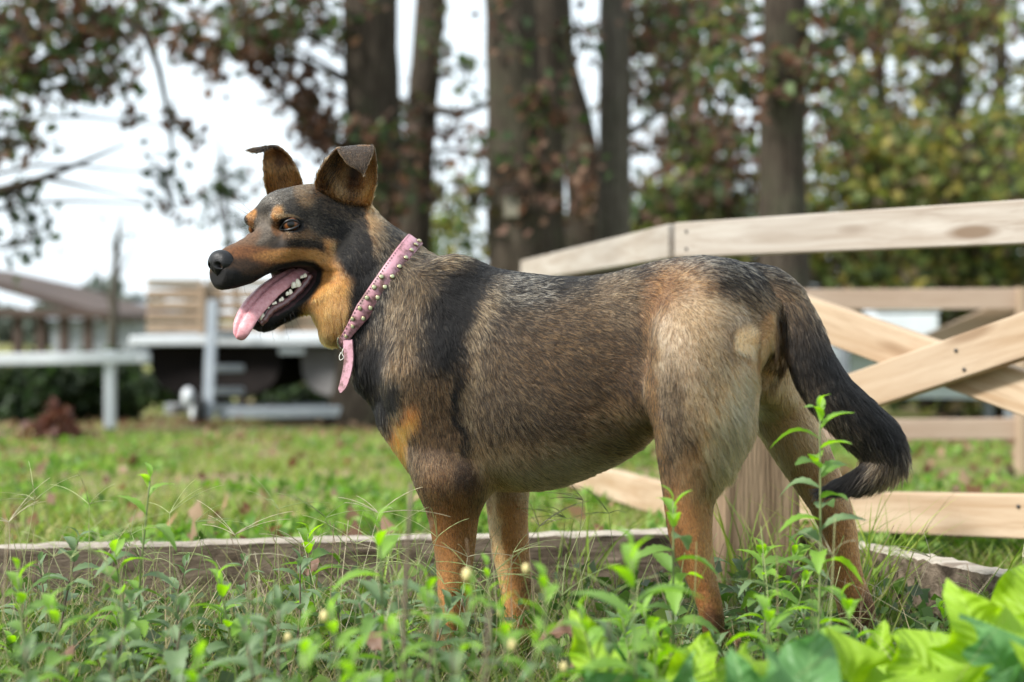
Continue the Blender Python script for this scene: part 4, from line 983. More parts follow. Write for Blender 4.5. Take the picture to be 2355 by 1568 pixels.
def build_bed_edge():
    e = empty('bed_edging', (0, 2.65, 0)); tag(e, 'weathered timber boards edging the weedy bed behind the dog', 'edging')
    A, B = (-1.75, 2.44, .118), (.355, 2.765, .118)
    rough_timber('edge_board', A, B, .15, .044, e, 1)
    rough_timber('edge_board', (.565, 2.73, .118), (.93, 2.07, .116), .15, .050, e, 2)
    rough_timber('edge_board', (.935, 2.06, .112), (1.35, 1.32, .112), .15, .050, e, 3)
    p = empty('corner_post', (.455, 2.735, 0)); tag(p, 'squat square wooden post with a knot at the corner of the bed edging', 'post')
    me = box_data(.50, .150, .158, .008, 2); me.materials.append(M_post)
    o = link('post_shaft', me, p, (0, 0, .235)); o.rotation_euler = (math.radians(90), math.radians(-90), math.radians(10))
    # a knot on the face
    kv, kf = tube(np.array([(0, -.079, .405), (0, -.0775, .405)]), [.016, .020], 16); kn = mesh_from('knot', kv, kf, plain('knot', (.06, .04, .028), (.12, .085, .06), 60, .8)); k = link('knot', kn, o.parent); k.location = (.004, -.006, -.02); k.rotation_euler = (0, 0, math.radians(10))

def build_pen():
    f = empty('pen_fence', (.44, 3.72, 0)); tag(f, 'new pine rail fence panel with crossed diagonal braces behind the dog', 'fence')
    A, B = np.array([.433, 3.68]), np.array([1.047, 2.91]); L = lambda t: A + (B - A) * t
    face = (-(B - A)[1], (B - A)[0], 0); face = (-abs(face[0]), -abs(face[1]), 0)
    fn = np.array(face[:2]) / np.linalg.norm(face[:2])
    def rail(t0, z0, t1, z1, mat, off, nm):
        a, b = L(t0) + fn * off, L(t1) + fn * off
        return board(nm, (*a, z0), (*b, z1), .090, .038, f, mat, face=face)
    rail(0, .729, 1.75, .722, M_pine_pale, .0, 'rail')
    rail(-.02, .040, 1.75, .185, M_pine, .0, 'rail')
    rail(.16, .598, 1.55, .215, M_pine, -.046, 'brace')
    rail(.10, .210, 1.5, .648, M_pine, -.002, 'brace')
    for t in (0.02, 1.70):
        c = L(t) - fn * .07; board('post', (*c, -.06), (*c, .735), .088, .088, f, M_pine, face=(1, 0, 0))
    sv, sf = tube(np.array([(0, 0, 0), (0, 0, .0022)]), [.0048, .0040], 10); sm = mesh_from('screw', sv, sf, plain('screw_steel', (.05, .045, .04), (.10, .09, .08), 90, .5, .6))
    for (t, z, off) in ((.045, .750, .019), (.045, .705, .019), (1.02, .749, .019), (1.05, .702, .019), (.85, .46, .017), (.87, .42, .017), (.50, .352, .017), (.06, .068, .019), (.06, .028, .019), (1.0, .145, .019), (1.02, .105, .019)):
        c = L(t) + fn * (off + .0005); o = link('screw', sm, f, Vector((c[0], c[1], z)) - f.location); o.rotation_euler = Vector((fn[0], fn[1], 0)).to_track_quat('Z', 'Y').to_euler()
    # panel that runs away from the corner
    g = empty('pen_side_fence', (.41, 3.76, 0)); tag(g, 'new pine two rail fence panel running away from the corner beside the crossed braces', 'fence')
    C, D = np.array([.424, 3.715]), np.array([.055, 6.12]); fc = (-1, -.15, 0)
    board('rail', (*C, .729), (*D, .729), .090, .038, g, M_pine_pale, face=fc)
    board('rail', (*C, .048), (*D, -.075), .090, .038, g, M_pine, face=fc)
    cc = D + np.array([.065, 0]); board('post', (*cc, -.2), (*cc, .735), .088, .088, g, M_pine, face=(1, 0, 0))
    # far side of the pen
    h = empty('pen_far_fence', (1.5, 6.2, -.15)); tag(h, 'weathered two rail fence panel at the far side of the pen behind the crossed braces', 'fence')
    fc = (0, -1, 0)
    board('rail', V(1560, 690, 6.35), V(2520, 686, 6.15), .090, .038, h, M_tanrail, face=fc)
    board('rail', V(1700, 990, 6.35), V(2520, 984, 6.15), .090, .038, h, M_tanrail, face=fc)
    board('brace', V(2110, 800, 6.36), V(2420, 668, 6.25), .085, .038, h, M_tanslat, face=fc)
    q = V(2362, 700, 6.16); board('post', (q.x, q.y + .0, -.2), (q.x, q.y, .66), .09, .09, h, M_tanslat, face=(1, 0, 0))
M_tanrail = wood('tan_rail', (.34, .25, .19), (.40, .31, .245), (.19, .125, .08), bump=.2)

def build_far_things():
    # skiff lying behind the pen
    s = empty('white_skiff', V(2090, 850, 9.0)); tag(s, 'pale upturned skiff lying on the grass beyond the crossed braces', 'boat')
    base = np.array(s.location); V_, F_ = [], []; n = 18
    for i in range(n):
        t = i / (n - 1); x = (t - .5) * 2.3; w = .52 * math.sin(math.pi * min(1, .15 + .85 * (1 - abs(2 * t - 1) ** 2.6))) ** .8; hh = .36 - .05 * abs(2 * t - 1) ** 2
        for (a, b) in ((-1, 0), (-.96, .55), (-.80, .92), (-.3, 1), (.3, 1), (.8, .92), (.96, .55), (1, 0)): V_.append((x, a * w, b * hh - .18))
    F_ = [(i * 8 + k, i * 8 + k + 1, (i + 1) * 8 + k + 1, (i + 1) * 8 + k) for i in range(n - 1) for k in range(7)] + [tuple(range(8))[::-1], tuple((n - 1) * 8 + k for k in range(8))]
    link('hull', mesh_from('hull', V_, F_, M_skiff), s, rot=(0, 0, .12))
    for y in (-.18, .18):
        me = box_data(1.6, .03, .03, .006); me.materials.append(M_white); link('keel_strip', me, s, (0, y, .19), (0, 0, .12))
    c = empty('white_cooler', V(2072, 735, 8.5)); tag(c, 'white plastic cooler box standing beyond the crossed braces', 'cooler')
    me = box_data(.38, .26, .20, .02, 2); me.materials.append(M_white); link('box', me, c, (0, 0, -.06)); me = box_data(.40, .28, .05, .015, 2); me.materials.append(M_white); link('lid', me, c, (0, 0, .07))
    me = box_data(1.6, .5, .55, .02); me.materials.append(M_grayroof); t = empty('garden_table', V(2110, 860, 8.75)); tag(t, 'low grey table with thick legs under the white cooler', 'table')
    me = box_data(1.1, .5, .05, .01); me.materials.append(M_skiff); link('top', me, t, (0, 0, .22))
    for sx in (-.5, .5):
        for sy in (-.2, .2):
            me = box_data(.06, .06, .62, .006); me.materials.append(M_grayroof); link('leg', me, t, (sx, sy, -.11))
    # pontoon boat on its trailer
    D = 13.0; b = empty('pontoon_boat', V(540, 960, D)); tag(b, 'pontoon boat with tan slatted sides over dark hulls parked on a trailer', 'boat'); bl = np.array(b.location)
    def bx(nm, u0, v0, u1, v1, d0, depth, mat, parent, bevel=.01, pl=None):
        p, q = P(u0, v0, d0), P(u1, v1, d0); me = box_data(abs(q[0] - p[0]), depth, abs(p[2] - q[2]), bevel); me.materials.append(mat)
        c = (p + q) / 2 + np.array([0, depth / 2, 0]) - (np.array(pl.location) if pl is not None else np.array(parent.location)); return link(nm, me, parent, Vector(c))
    bx('deck', 296, 773, 940, 794, 13.0, 3.6, M_white, b)
    for k in range(5):
        bx('slat', 341, 641 + k * 26, 465, 660 + k * 26, 13.1, .04, M_tanslat if k else plain('top_slat', (.24, .21, .17), (.30, .26, .21)), b)
        bx('slat', 473, 641 + k * 26, 940, 660 + k * 26, 13.1, .04, M_tanslat if k else bpy.data.materials['top_slat'], b)
        p = P(338, 641 + k * 26, 13.1); q = P(338, 660 + k * 26, 13.1); me = box_data(.04, 3.3, p[2] - q[2], .01); me.materials.append(M_tanslat); link('slat', me, b, Vector((p + q) / 2 + np.array([0, 1.7, 0]) - bl))
    bx('panel_post', 458, 652, 472, 770, 13.03, .06, M_tanslat, b)
    bx('panel_post', 640, 640, 652, 770, 13.03, .06, M_tanslat, b)
    def hull(nm, u0, u1, v0, v1, dist, ln, mat, skew=.0):
        c, e = P(u0, v0, dist), P(u1, v1, dist); w, hh = (e[0] - c[0]) / 2, (c[2] - e[2]); V_, F_ = [], []; n, m = 14, 20
        for i in range(n):
            t = i / (n - 1); sc = min(1, .93 + .5 * t)
            for j in range(m):
                a = math.pi * (1 + j / (m - 1)); x, z = math.cos(a) * w * sc, math.sin(a)
                z = -abs(z) ** .38 * hh * (.85 + .15 * sc); x = x * (1 - .12 * (abs(z) / hh)); V_.append(((c[0] + e[0]) / 2 + x + .1 * t, dist + t * ln, c[2] + z))
        F_ = [(i * m + k, i * m + k + 1, (i + 1) * m + k + 1, (i + 1) * m + k) for i in range(n - 1) for k in range(m - 1)] + [tuple(range(m)), tuple((n - 1) * m + k for k in range(m))[::-1]] + [tuple([i * m for i in range(n)] + [i * m + m - 1 for i in range(n)][::-1])]
        return link(nm, mesh_from(nm, np.array(V_) - bl, F_, mat), b)
    hull('pontoon', 326, 664, 797, 918, 13.12, 3.3, M_hull); hull('pontoon', 682, 870, 797, 912, 13.12, 3.3, M_hullgrey)
    bx('fender_rail', 640, 800, 700, 815, 13.05, .06, M_white, b)
    l = empty('boat_ladder', V(486, 965, 12.7)); tag(l, 'aluminium boarding ladder leaning against the pontoon boat', 'ladder')
    a, e = V(478, 965, 12.65), V(490, 690, 12.8); board('rail', a, e, .10, .05, l, M_alu, .012, face=(0, -1, 0))
    for v_ in (770, 848, 900, 938):
        t = (965 - v_) / 275; board('rung', a + (e - a) * t + Vector((.03, 0, 0)), V(560, v_ - 1, 12.9), .07, .06, l, M_alu, .012, face=(0, -1, 0))
    t = empty('boat_trailer', V(620, 965, 12.9)); tag(t, 'low metal boat trailer with beam and jack wheel under the pontoon boat', 'trailer')
    board('beam', V(500, 950, 12.75), V(960, 944, 12.75), .10, .08, t, M_alu, .01, face=(0, -1, 0)); board('beam', V(380, 940, 13.9), V(960, 934, 13.9), .10, .08, t, M_alu, .01, face=(0, -1, 0))
    for u_ in (400, 620, 860): board('cross_beam', V(u_, 944, 12.8), V(u_ + 20, 930, 15.6), .08, .06, t, M_hullgrey, .01)
    jx = V(438, 935, 12.6); kv, kf = tube(np.array([(-.04, 0, 0), (.04, 0, 0)]), [.13, .13], 20); w = link('jack_wheel', mesh_from('jack_wheel', kv, kf, M_black, False), t, jx - t.location + Vector((.06, 0, -.04)), (0, 0, .5))
    kv, kf = tube(np.array([(-.05, 0, 0), (.05, 0, 0)]), [.06, .06], 14); link('hub', mesh_from('hub', kv, kf, M_white, False), w)
    bm = bmesh.new(); bmesh.ops.create_uvsphere(bm, u_segments=16, v_segments=10, radius=.075); bmesh.ops.scale(bm, vec=(.8, .8, 1.1), verts=bm.verts); me = bpy.data.meshes.new('jack_cap'); bm.to_mesh(me); bm.free(); me.materials.append(M_white); me.polygons.foreach_set('use_smooth', [True] * len(me.polygons)); link('jack_cap', me, t, jx - t.location + Vector((-.02, 0, .09)))
    # white rail fence
    w = empty('white_rail_fence', V(120, 968, 12.0)); tag(w, 'white painted single rail fence in front of the dark hedge', 'fence')
    board('rail', V(-260, 830, 12.0), V(318, 821, 12.0), .098, .05, w, M_white, .008, face=(0, -1, 0)); board('rail', V(320, 824, 12.25), V(345, 823, 12.3), .09, .05, w, M_white, .008, face=(0, -1, 0))
    for u_ in (253, -180): board('post', V(u_, 985, 12.06), V(u_, 806, 12.06), .085, .085, w, M_white, .008, face=(1, 0, 0))
    # open shelter with brown roof
    s = empty('open_shelter', V(120, 812, 24)); tag(s, 'low open shelter with brown shingle roof on dark posts beyond the white rail', 'shelter')
    sl = np.array(s.location)
    prof = [P(-220, 600, 24), P(-40, 640, 24), P(245, 722, 24)]
    V_ = []
    for q in prof:
        for dy in (0, 5):
            for dz in (0, -.12): V_.append(q + np.array([0, dy, dz]) - sl)
    F_ = []
    for i in range(2):
        o_ = i * 4; F_ += [(o_, o_ + 4, o_ + 6, o_ + 2), (o_ + 1, o_ + 3, o_ + 7, o_ + 5), (o_, o_ + 1, o_ + 5, o_ + 4), (o_ + 2, o_ + 6, o_ + 7, o_ + 3)]
    F_ += [(0, 2, 3, 1), (8, 9, 11, 10)]
    link('roof', mesh_from('roof', V_, F_, M_brownroof, False), s)
    board('beam', V(-220, 712, 23.9), V(250, 724, 23.9), .14, .12, s, M_brownroof, .01, face=(0, -1, 0))
    for u_ in (-150, 42, 95, 148, 203): board('post', V(u_, 860, 24.05), V(u_, 718, 24.05), .15, .15, s, M_brownroof, .01, face=(1, 0, 0))
    g = empty('grey_shed', V(190, 812, 34)); tag(g, 'grey metal roofed shed standing behind the open shelter', 'shed'); gl = np.array(g.location)
    V_ = [P(90, 700, 34), P(150, 686, 36), P(250, 735, 34), P(90, 735, 34)]
    a, c = P(80, 735, 34), P(330, 735, 34); hz = (735 - 690) / F * 34; V_ = []
    for dy in (0, 6): V_ += [a + np.array([0, dy, 0]) - gl, c + np.array([0, dy, 0]) - gl]
    V_ += [a + np.array([.4, 3, hz]) - gl, c + np.array([-.4, 3, hz]) - gl]
    link('roof', mesh_from('roof', V_, [(0, 1, 5, 4), (3, 2, 4, 5), (0, 4, 2), (1, 3, 5), (0, 2, 3, 1)], M_grayroof, False), g)
    me = box_data(c[0] - a[0] - .6, 5.4, .9, .02); me.materials.append(plain('shed_wall', (.20, .22, .24), (.27, .29, .31))); link('wall', me, g, Vector((a + c) / 2 + np.array([0, 3, -.46]) - gl))
# ------------------------------------------------------------------ trees, shrubs, far wood
def leaf_material(name, trans=.45, rough=.55):
    nt = NT(name); a = nt.new('ShaderNodeAttribute', attribute_name='leaf'); nt.l.new(a.outputs['Color'], nt.b.inputs['Base Color']); nt.set(Roughness=rough); nt.b.inputs['Specular IOR Level'].default_value = .3
    t = nt.new('ShaderNodeBsdfTranslucent'); hs = nt.new('ShaderNodeHueSaturation'); hs.inputs['Saturation'].default_value = 1.15; hs.inputs['Value'].default_value = 1.25; nt.l.new(a.outputs['Color'], hs.inputs['Color']); nt.l.new(hs.outputs[0], t.inputs[0])
    mx = nt.new('ShaderNodeMixShader'); mx.inputs[0].default_value = trans; nt.l.new(nt.b.outputs[0], mx.inputs[1]); nt.l.new(t.outputs[0], mx.inputs[2]); nt.l.new(mx.outputs[0], nt.out.inputs[0])
    return nt.m
M_leaf = leaf_material('tree_leaf')
def bark(name, c1, c2, c3):
    nt = NT(name); oc = nt.coord('Object', (1, 1, .16)); n1 = nt.noise(26, 6, oc, .7, .6); n2 = nt.noise(2.2, 4, nt.coord('Object'))
    c = nt.ramp(n1.outputs['Fac'], [(.32, c1), (.55, c2), (.72, c3)]).outputs[0]
    c = nt.mix(nt.ramp(n2.outputs['Fac'], [(.5, (0, 0, 0)), (.72, (.55, .55, .55))]).outputs[0], c, (.075, .085, .05))
    nt.base(c); nt.set(Roughness=.95); nt.b.inputs['Specular IOR Level'].default_value = .1; nt.bump(n1.outputs['Fac'], 1.0, .05); return nt.m
M_bark = bark('oak_bark', (.027, .021, .016), (.066, .053, .040), (.112, .093, .073)); M_bark_pale = bark('pale_bark', (.06, .052, .042), (.12, .105, .085), (.18, .16, .13))
BROWN = [(.095, .052, .036), (.135, .072, .048), (.075, .048, .034), (.18, .11, .075), (.07, .058, .03)]
GREEN = [(.052, .09, .03), (.075, .112, .036), (.038, .06, .024), (.11, .14, .042), (.15, .145, .05)]
YELLOW = [(.22, .25, .065), (.165, .21, .06), (.31, .27, .07), (.12, .155, .05), (.22, .16, .075), (.07, .10, .04), (.12, .095, .065)]
DEEP = [(.022, .040, .016), (.03, .052, .02), (.04, .06, .022), (.025, .035, .018)]
def leaf_cloud(name, cen, size, pal, mat, rng, droop=.5, flat=0.0):
    """one mesh of folded pointed leaves at the points cen"""
    n = len(cen); size = size * (.65 + .7 * rng.random(n))
    d = rng.normal(0, 1, (n, 3)); d[:, 2] -= droop; d /= np.linalg.norm(d, axis=1)[:, None]
    r = rng.normal(0, 1, (n, 3)); s = np.cross(d, r); s /= np.linalg.norm(s, axis=1)[:, None] + 1e-9; up = np.cross(s, d)
    L = size[:, None]; w = .36
    a = cen; b = cen + d * L * .42 + s * L * w + up * L * .10; c = cen + d * L; e = cen + d * L * .42 - s * L * w + up * L * .10; m = cen + d * L * .5
    v = np.stack([a, b, c, e, m], 1).reshape(-1, 3); o = np.arange(n)[:, None] * 5
    f = np.concatenate([o + np.array([[0, 1, 4]]), o + np.array([[1, 2, 4]]), o + np.array([[2, 3, 4]]), o + np.array([[3, 0, 4]])])
    me = mesh_from(name, v, f, mat, smooth=False)
    pal = np.array(pal); cc = pal[rng.integers(0, len(pal), n)] * (.75 + .5 * rng.random(n))[:, None]
    set_col(me, 'leaf', np.repeat(cc, 5, 0)); return me
def twig_points(rng, c, r3, n, twigs):
    """leaf positions strung along twigs inside an ellipsoid"""
    c, r3 = np.array(c), np.array(r3); k = rng.integers(0, twigs, n)
    tc = rng.normal(0, .5, (twigs, 3)) * r3 + c; td = rng.normal(0, 1, (twigs, 3)); td /= np.linalg.norm(td, axis=1)[:, None]
    L = .35 * r3.mean() + .12
    return tc[k] + td[k] * (rng.random(n)[:, None] - .5) * 2 * L + rng.normal(0, .055, (n, 3)), tc
def tree(name, label, path, rad, sprays, seed, mat=None, pal=None, leaf=.11, limbs=(), group=None, cat='tree', flare=1.6):
    """path: trunk points (u, v, d) from the ground up; rad: radii (m); sprays: (u, v, ru, rv, d, rd, n, palette)"""
    rng = np.random.default_rng(seed); mat = mat or M_bark
    pts = spline(np.array([P(*q) for q in path]), 26); base = pts[0].copy(); base[2] = float(gz(base[0], base[1])); pts[0, 2] = base[2] - .1
    root = empty(name, Vector(base)); tag(root, label, cat, group)
    rr = np.interp(np.linspace(0, 1, 26), np.linspace(0, 1, len(rad)), rad); rr = rr * (1 + (flare - 1) * np.exp(-np.linspace(0, 26, 26) / 2.2))
    tv, tf = tube(pts, rr, 22); ang = rng.normal(0, 1, len(tv))
    cen = np.repeat(pts, 22, 0); tv = cen + (tv - cen) * (1 + .05 * (vnoise(tv, 9, seed) - .5)[:, None] * 2 + .02 * np.clip(ang, -2, 2)[:, None])
    link('trunk', mesh_from('trunk', tv - base, tf, mat), root)
    allp, allm = [], []
    for lm in limbs:
        q = spline(np.array([P(*p[:3]) for p in lm]), 12); rr_ = np.linspace(lm[0][3], lm[-1][3], 12); bv, bf = tube(q, rr_, 7); link('branch', mesh_from('branch', bv - base, bf, mat), root)
    for (u, v, ru, rv, d, rd, n, pl) in sprays:
        c = P(u, v, d); r3 = (px(ru, d), rd, px(rv, d)); tw = max(5, n // 14); q, tc = twig_points(rng, c, r3, n, tw)
        allp.append((q, pl))
        # a thin branch into the spray and a few twigs
        j = min(range(len(pts)), key=lambda i: abs(pts[i, 2] - (c[2] - .25 * abs(c[0] - pts[i, 0])))); st = pts[j]
        BV, BF = [], []
        for t_ in [c] + list(tc[:min(len(tc), 7)]):
            s_ = st if t_ is c else c; mid = (s_ + t_) / 2 + np.array([0, 0, .10 * np.linalg.norm(t_ - s_)]) + rng.normal(0, .05, 3)
            bv, bf = tube(spline(np.array([s_, mid, t_]), 8), np.linspace(.028 if t_ is c else .012, .006, 8), 5, False); o_ = sum(len(b) for b in BV); BF += [tuple(i + o_ for i in f) for f in bf]; BV.append(bv)
        if np.linalg.norm(c - st) < 9: link('branch', mesh_from('branch', np.concatenate(BV) - base, BF, mat), root)
    pals = {}
    if allp:
        vs_, me0 = [], None; ms = []
        for (q, pl) in allp: ms.append(leaf_cloud('crown', q - base, leaf, pl, M_leaf, rng))
        if len(ms) > 1:
            bm = bmesh.new()
            for m in ms: bm.from_mesh(m)
            me = bpy.data.meshes.new('crown'); bm.to_mesh(me); bm.free(); me.materials.append(M_leaf)
        else: me = ms[0]
        link('crown', me, root)
    return root
def shrub(name, label, u, v0, d, ru, v1, n, pal, seed, leaf=.12, group=None, cat='shrub', mat=None, depth=None, stems=5):
    """leafy mass from v1 (top) down to the ground; uneven crown of several lobes over a few stems"""
    rng = np.random.default_rng(seed); x0 = P(u, v0, d); zg = float(gz(x0[0], d)); root = empty(name, (x0[0], d, zg)); tag(root, label, cat, group)
    top = P(u, v1, d)[2]; hh = top - zg; w = px(ru, d); dp = depth or max(.5, w * .7); base = np.array(root.location); pts = []
    lob = 9; lc = np.stack([rng.normal(0, .45, lob) * w, rng.normal(0, .4, lob) * dp, zg * 0 + hh * (.15 + .75 * rng.random(lob))], 1); lr = hh * (.16 + .14 * rng.random(lob))
    for k in range(lob):
        m = n // lob; q = rng.normal(0, 1, (m, 3)); q /= np.linalg.norm(q, axis=1)[:, None]; q *= (rng.random((m, 1)) ** .45); q = q * np.array([max(lr[k], w * .32), dp * .45, lr[k]]) + lc[k] + (rng.normal(0, .05, (m, 3))); pts.append(q)
    q = np.concatenate(pts); q = q[(q[:, 2] > .02)]
    link('foliage', leaf_cloud('foliage', q, leaf, pal, M_leaf, rng), root)
    for k in range(stems):
        a = np.array([rng.normal(0, .12) * w, rng.normal(0, .1), -.05]); b = lc[k % lob]; tv, tf = tube(spline(np.array([a, (a + b) / 2 + rng.normal(0, .08, 3), b]), 8), np.linspace(.02 + .012 * hh, .008, 8), 6); link('stem', mesh_from('stem', tv, tf, mat or M_bark), root)
    return root
def build_trees():
    B, G, Y, Dp = BROWN, GREEN, YELLOW, DEEP; BG = BROWN + GREEN[:3]; GB = GREEN + BROWN[:2]
    tree('oak_tree', 'tall oak trunk behind the dog\'s head with a branch reaching over the pontoon boat', [(845, 985, 13), (853, 700, 13), (858, 350, 13), (850, 0, 13), (845, -500, 13)], (.27, .25, .255, .25, .22),
         [(560, 60, 130, 55, 12.5, .5, 330, BG), (690, 210, 70, 50, 12.7, .4, 190, B), (620, 130, 60, 50, 12.6, .4, 140, B), (730, 40, 90, 60, 12.8, .5, 260, BG), (470, 120, 70, 45, 12.3, .4, 120, B), (750, 300, 50, 70, 12.8, .4, 180, B), (870, 330, 70, 90, 12.3, .3, 150, BG), (890, 470, 70, 60, 12.2, .3, 90, BG), (800, 430, 40, 60, 12.3, .3, 50, B), (380, 60, 80, 50, 12.2, .5, 110, BG), (650, 30, 150, 45, 12.9, .5, 280, BG)], 1,
         limbs=[[(800, 350, 12.9, .05), (720, 290, 12.8, .035), (630, 205, 12.7, .03), (545, 108, 12.6, .018)], [(705, 280, 12.8, .02), (690, 320, 12.8, .01), (720, 380, 12.7, .005)]], leaf=.105)
    tree('oak_tree', 'slimmer leaning oak trunk just beside the tall oak behind the dog\'s head', [(945, 990, 14.5), (945, 700, 14.5), (955, 450, 14.5), (972, 230, 14.5), (990, 0, 14.5), (1010, -400, 14.5)], (.20, .185, .17, .155, .15, .14),
         [(1010, 90, 50, 70, 14, .4, 60, BG), (1050, 300, 70, 40, 14, .4, 70, B), (950, 380, 60, 70, 13.8, .4, 130, BG), (1070, 160, 40, 60, 14.2, .3, 40, G), (930, 250, 40, 60, 13.8, .3, 60, BG)], 2, leaf=.105,
         limbs=[[(990, 250, 14.4, .05), (1060, 258, 14.3, .04), (1125, 235, 14.2, .03)], [(975, 350, 14.4, .03), (1050, 345, 14.3, .02), (1130, 360, 14.2, .012)]])
    tree('oak_tree', 'thick dark double oak trunk carrying a small birdhouse behind the dog\'s back', [(1195, 1010, 11), (1195, 620, 11), (1190, 350, 11), (1172, 0, 11), (1165, -500, 11)], (.27, .25, .235, .19, .17),
         [(1240, 210, 60, 40, 10.6, .3, 60, BG), (1170, 60, 60, 60, 10.6, .3, 40, BG), (1150, 400, 70, 70, 10.5, .3, 55, BG), (1290, 390, 70, 70, 10.6, .3, 80, BG), (1230, 480, 60, 50, 10.5, .3, 30, B), (1090, 470, 60, 60, 10.7, .3, 45, GB), (1260, 230, 60, 50, 10.6, .3, 70, BG)], 3, leaf=.10)
    tree('oak_tree', 'grey oak trunk standing close against the thick dark oak with the birdhouse', [(1262, 1000, 11.6), (1256, 620, 11.6), (1254, 300, 11.6), (1258, 0, 11.6), (1262, -500, 11.6)], (.17, .16, .155, .15, .14), [(1330, 60, 40, 60, 11.4, .3, 40, BG)], 4, leaf=.10)
    tree('oak_tree', 'crooked oak trunk bending away behind the grey oak', [(1352, 1000, 13.5), (1345, 600, 13.5), (1342, 400, 13.5), (1318, 250, 13.5), (1290, 100, 13.5), (1270, -300, 13.5)], (.19, .17, .17, .155, .12, .10), [(1330, 480, 60, 50, 13, .4, 70, B), (1420, 40, 60, 50, 13, .4, 70, BG), (1345, 380, 50, 40, 13, .4, 50, B)], 5, leaf=.105)
    tree('oak_tree', 'straight pale lichen covered trunk standing alone above the corner of the pen fence', [(1412, 1000, 12), (1412, 600, 12), (1413, 300, 12), (1414, 0, 12), (1416, -500, 12)], (.14, .135, .135, .13, .12), [(1500, 60, 70, 60, 12, .4, 150, BG), (1490, 200, 50, 60, 12, .4, 70, BG), (1560, 150, 70, 60, 12.4, .5, 120, GB), (1600, 320, 80, 60, 12.4, .5, 130, GB), (1560, 40, 80, 50, 12.6, .5, 150, BG)], 6, mat=M_bark_pale, leaf=.105,
         limbs=[[(1440, 310, 12, .04), (1500, 270, 12.1, .03), (1560, 215, 12.2, .02)]])
    tree('oak_tree', 'sturdy dark oak trunk with green and rust leaves above the top fence rail', [(1805, 1020, 9.5), (1803, 640, 9.5), (1798, 350, 9.5), (1805, 0, 9.5), (1808, -500, 9.5)], (.175, .165, .155, .15, .14),
         [(1760, 190, 60, 30, 8.9, .2, 55, GB), (1800, 165, 70, 26, 8.8, .2, 60, BG), (1700, 130, 60, 50, 9.2, .3, 60, GB), (1900, 170, 50, 40, 9, .3, 40, GB), (1900, 40, 60, 50, 9.3, .3, 70, GB), (1690, 40, 70, 50, 9.6, .3, 130, GB), (1660, 230, 60, 60, 10, .4, 90, BG), (1640, 110, 60, 60, 10.2, .4, 90, GB), (1900, 290, 60, 60, 10.4, .5, 90, GB), (1960, 90, 70, 50, 9.5, .3, 60, BG)], 7, leaf=.10)
    # tree out of the frame, its leafy boughs hang in from the side
    tree('oak_tree', 'leafy brown and green oak boughs hanging over the white rail fence', [(-330, 1010, 11), (-340, 500, 11), (-320, 100, 11), (-300, -400, 11)], (.25, .23, .21, .18),
         [(60, 80, 150, 70, 10.5, .6, 430, BG), (220, 60, 110, 50, 10.7, .5, 270, BG), (60, 190, 110, 60, 10.4, .5, 300, GB), (230, 190, 70, 50, 10.6, .4, 150, BG), (20, 320, 70, 50, 10.3, .4, 120, BG), (130, 10, 200, 34, 10.8, .6, 300, BG), (375, 400, 34, 50, 10.8, .25, 34, Dp + B[:1]), (395, 470, 28, 44, 10.8, .2, 30, Dp + B[:1]), (400, 290, 50, 24, 10.8, .25, 22, B), (330, 20, 90, 40, 11, .4, 120, BG), (20, 480, 50, 60, 10.6, .4, 50, Dp), (60, 560, 60, 60, 10.7, .4, 40, Dp)], 8, leaf=.10,
         limbs=[[(-300, 520, 10.8, .07), (0, 440, 10.7, .045), (110, 405, 10.7, .03), (290, 330, 10.7, .008)], [(100, 408, 10.7, .02), (200, 430, 10.7, .012), (330, 460, 10.7, .004)], [(-250, 200, 10.8, .06), (60, 160, 10.7, .035), (300, 40, 10.8, .02), (390, 280, 10.8, .008), (385, 480, 10.8, .004)]])
    tree('young_oak_tree', 'slender young oak with drooping dark leaves behind the boat, beside the dog\'s ear', [(560, 985, 17), (545, 700, 17), (520, 500, 17), (505, 330, 17)], (.05, .04, .03, .015), [(512, 410, 42, 46, 17, .4, 60, Dp + B[:1]), (505, 490, 36, 50, 17, .4, 46, Dp + B[:1]), (545, 520, 40, 40, 17, .4, 30, Dp)], 9, leaf=.13)
    tree('bare_sapling', 'thin bare sapling rising behind the white rail fence post', [(258, 980, 17), (260, 780, 17), (266, 600, 17), (280, 490, 17)], (.075, .06, .04, .012), [(265, 560, 24, 60, 17, .3, 10, Dp)], 10, mat=M_bark_pale, leaf=.08,
         limbs=[[(262, 720, 17, .02), (230, 640, 17, .012), (190, 560, 17, .004)], [(264, 650, 17, .02), (300, 580, 17, .01), (330, 520, 17, .004)]])
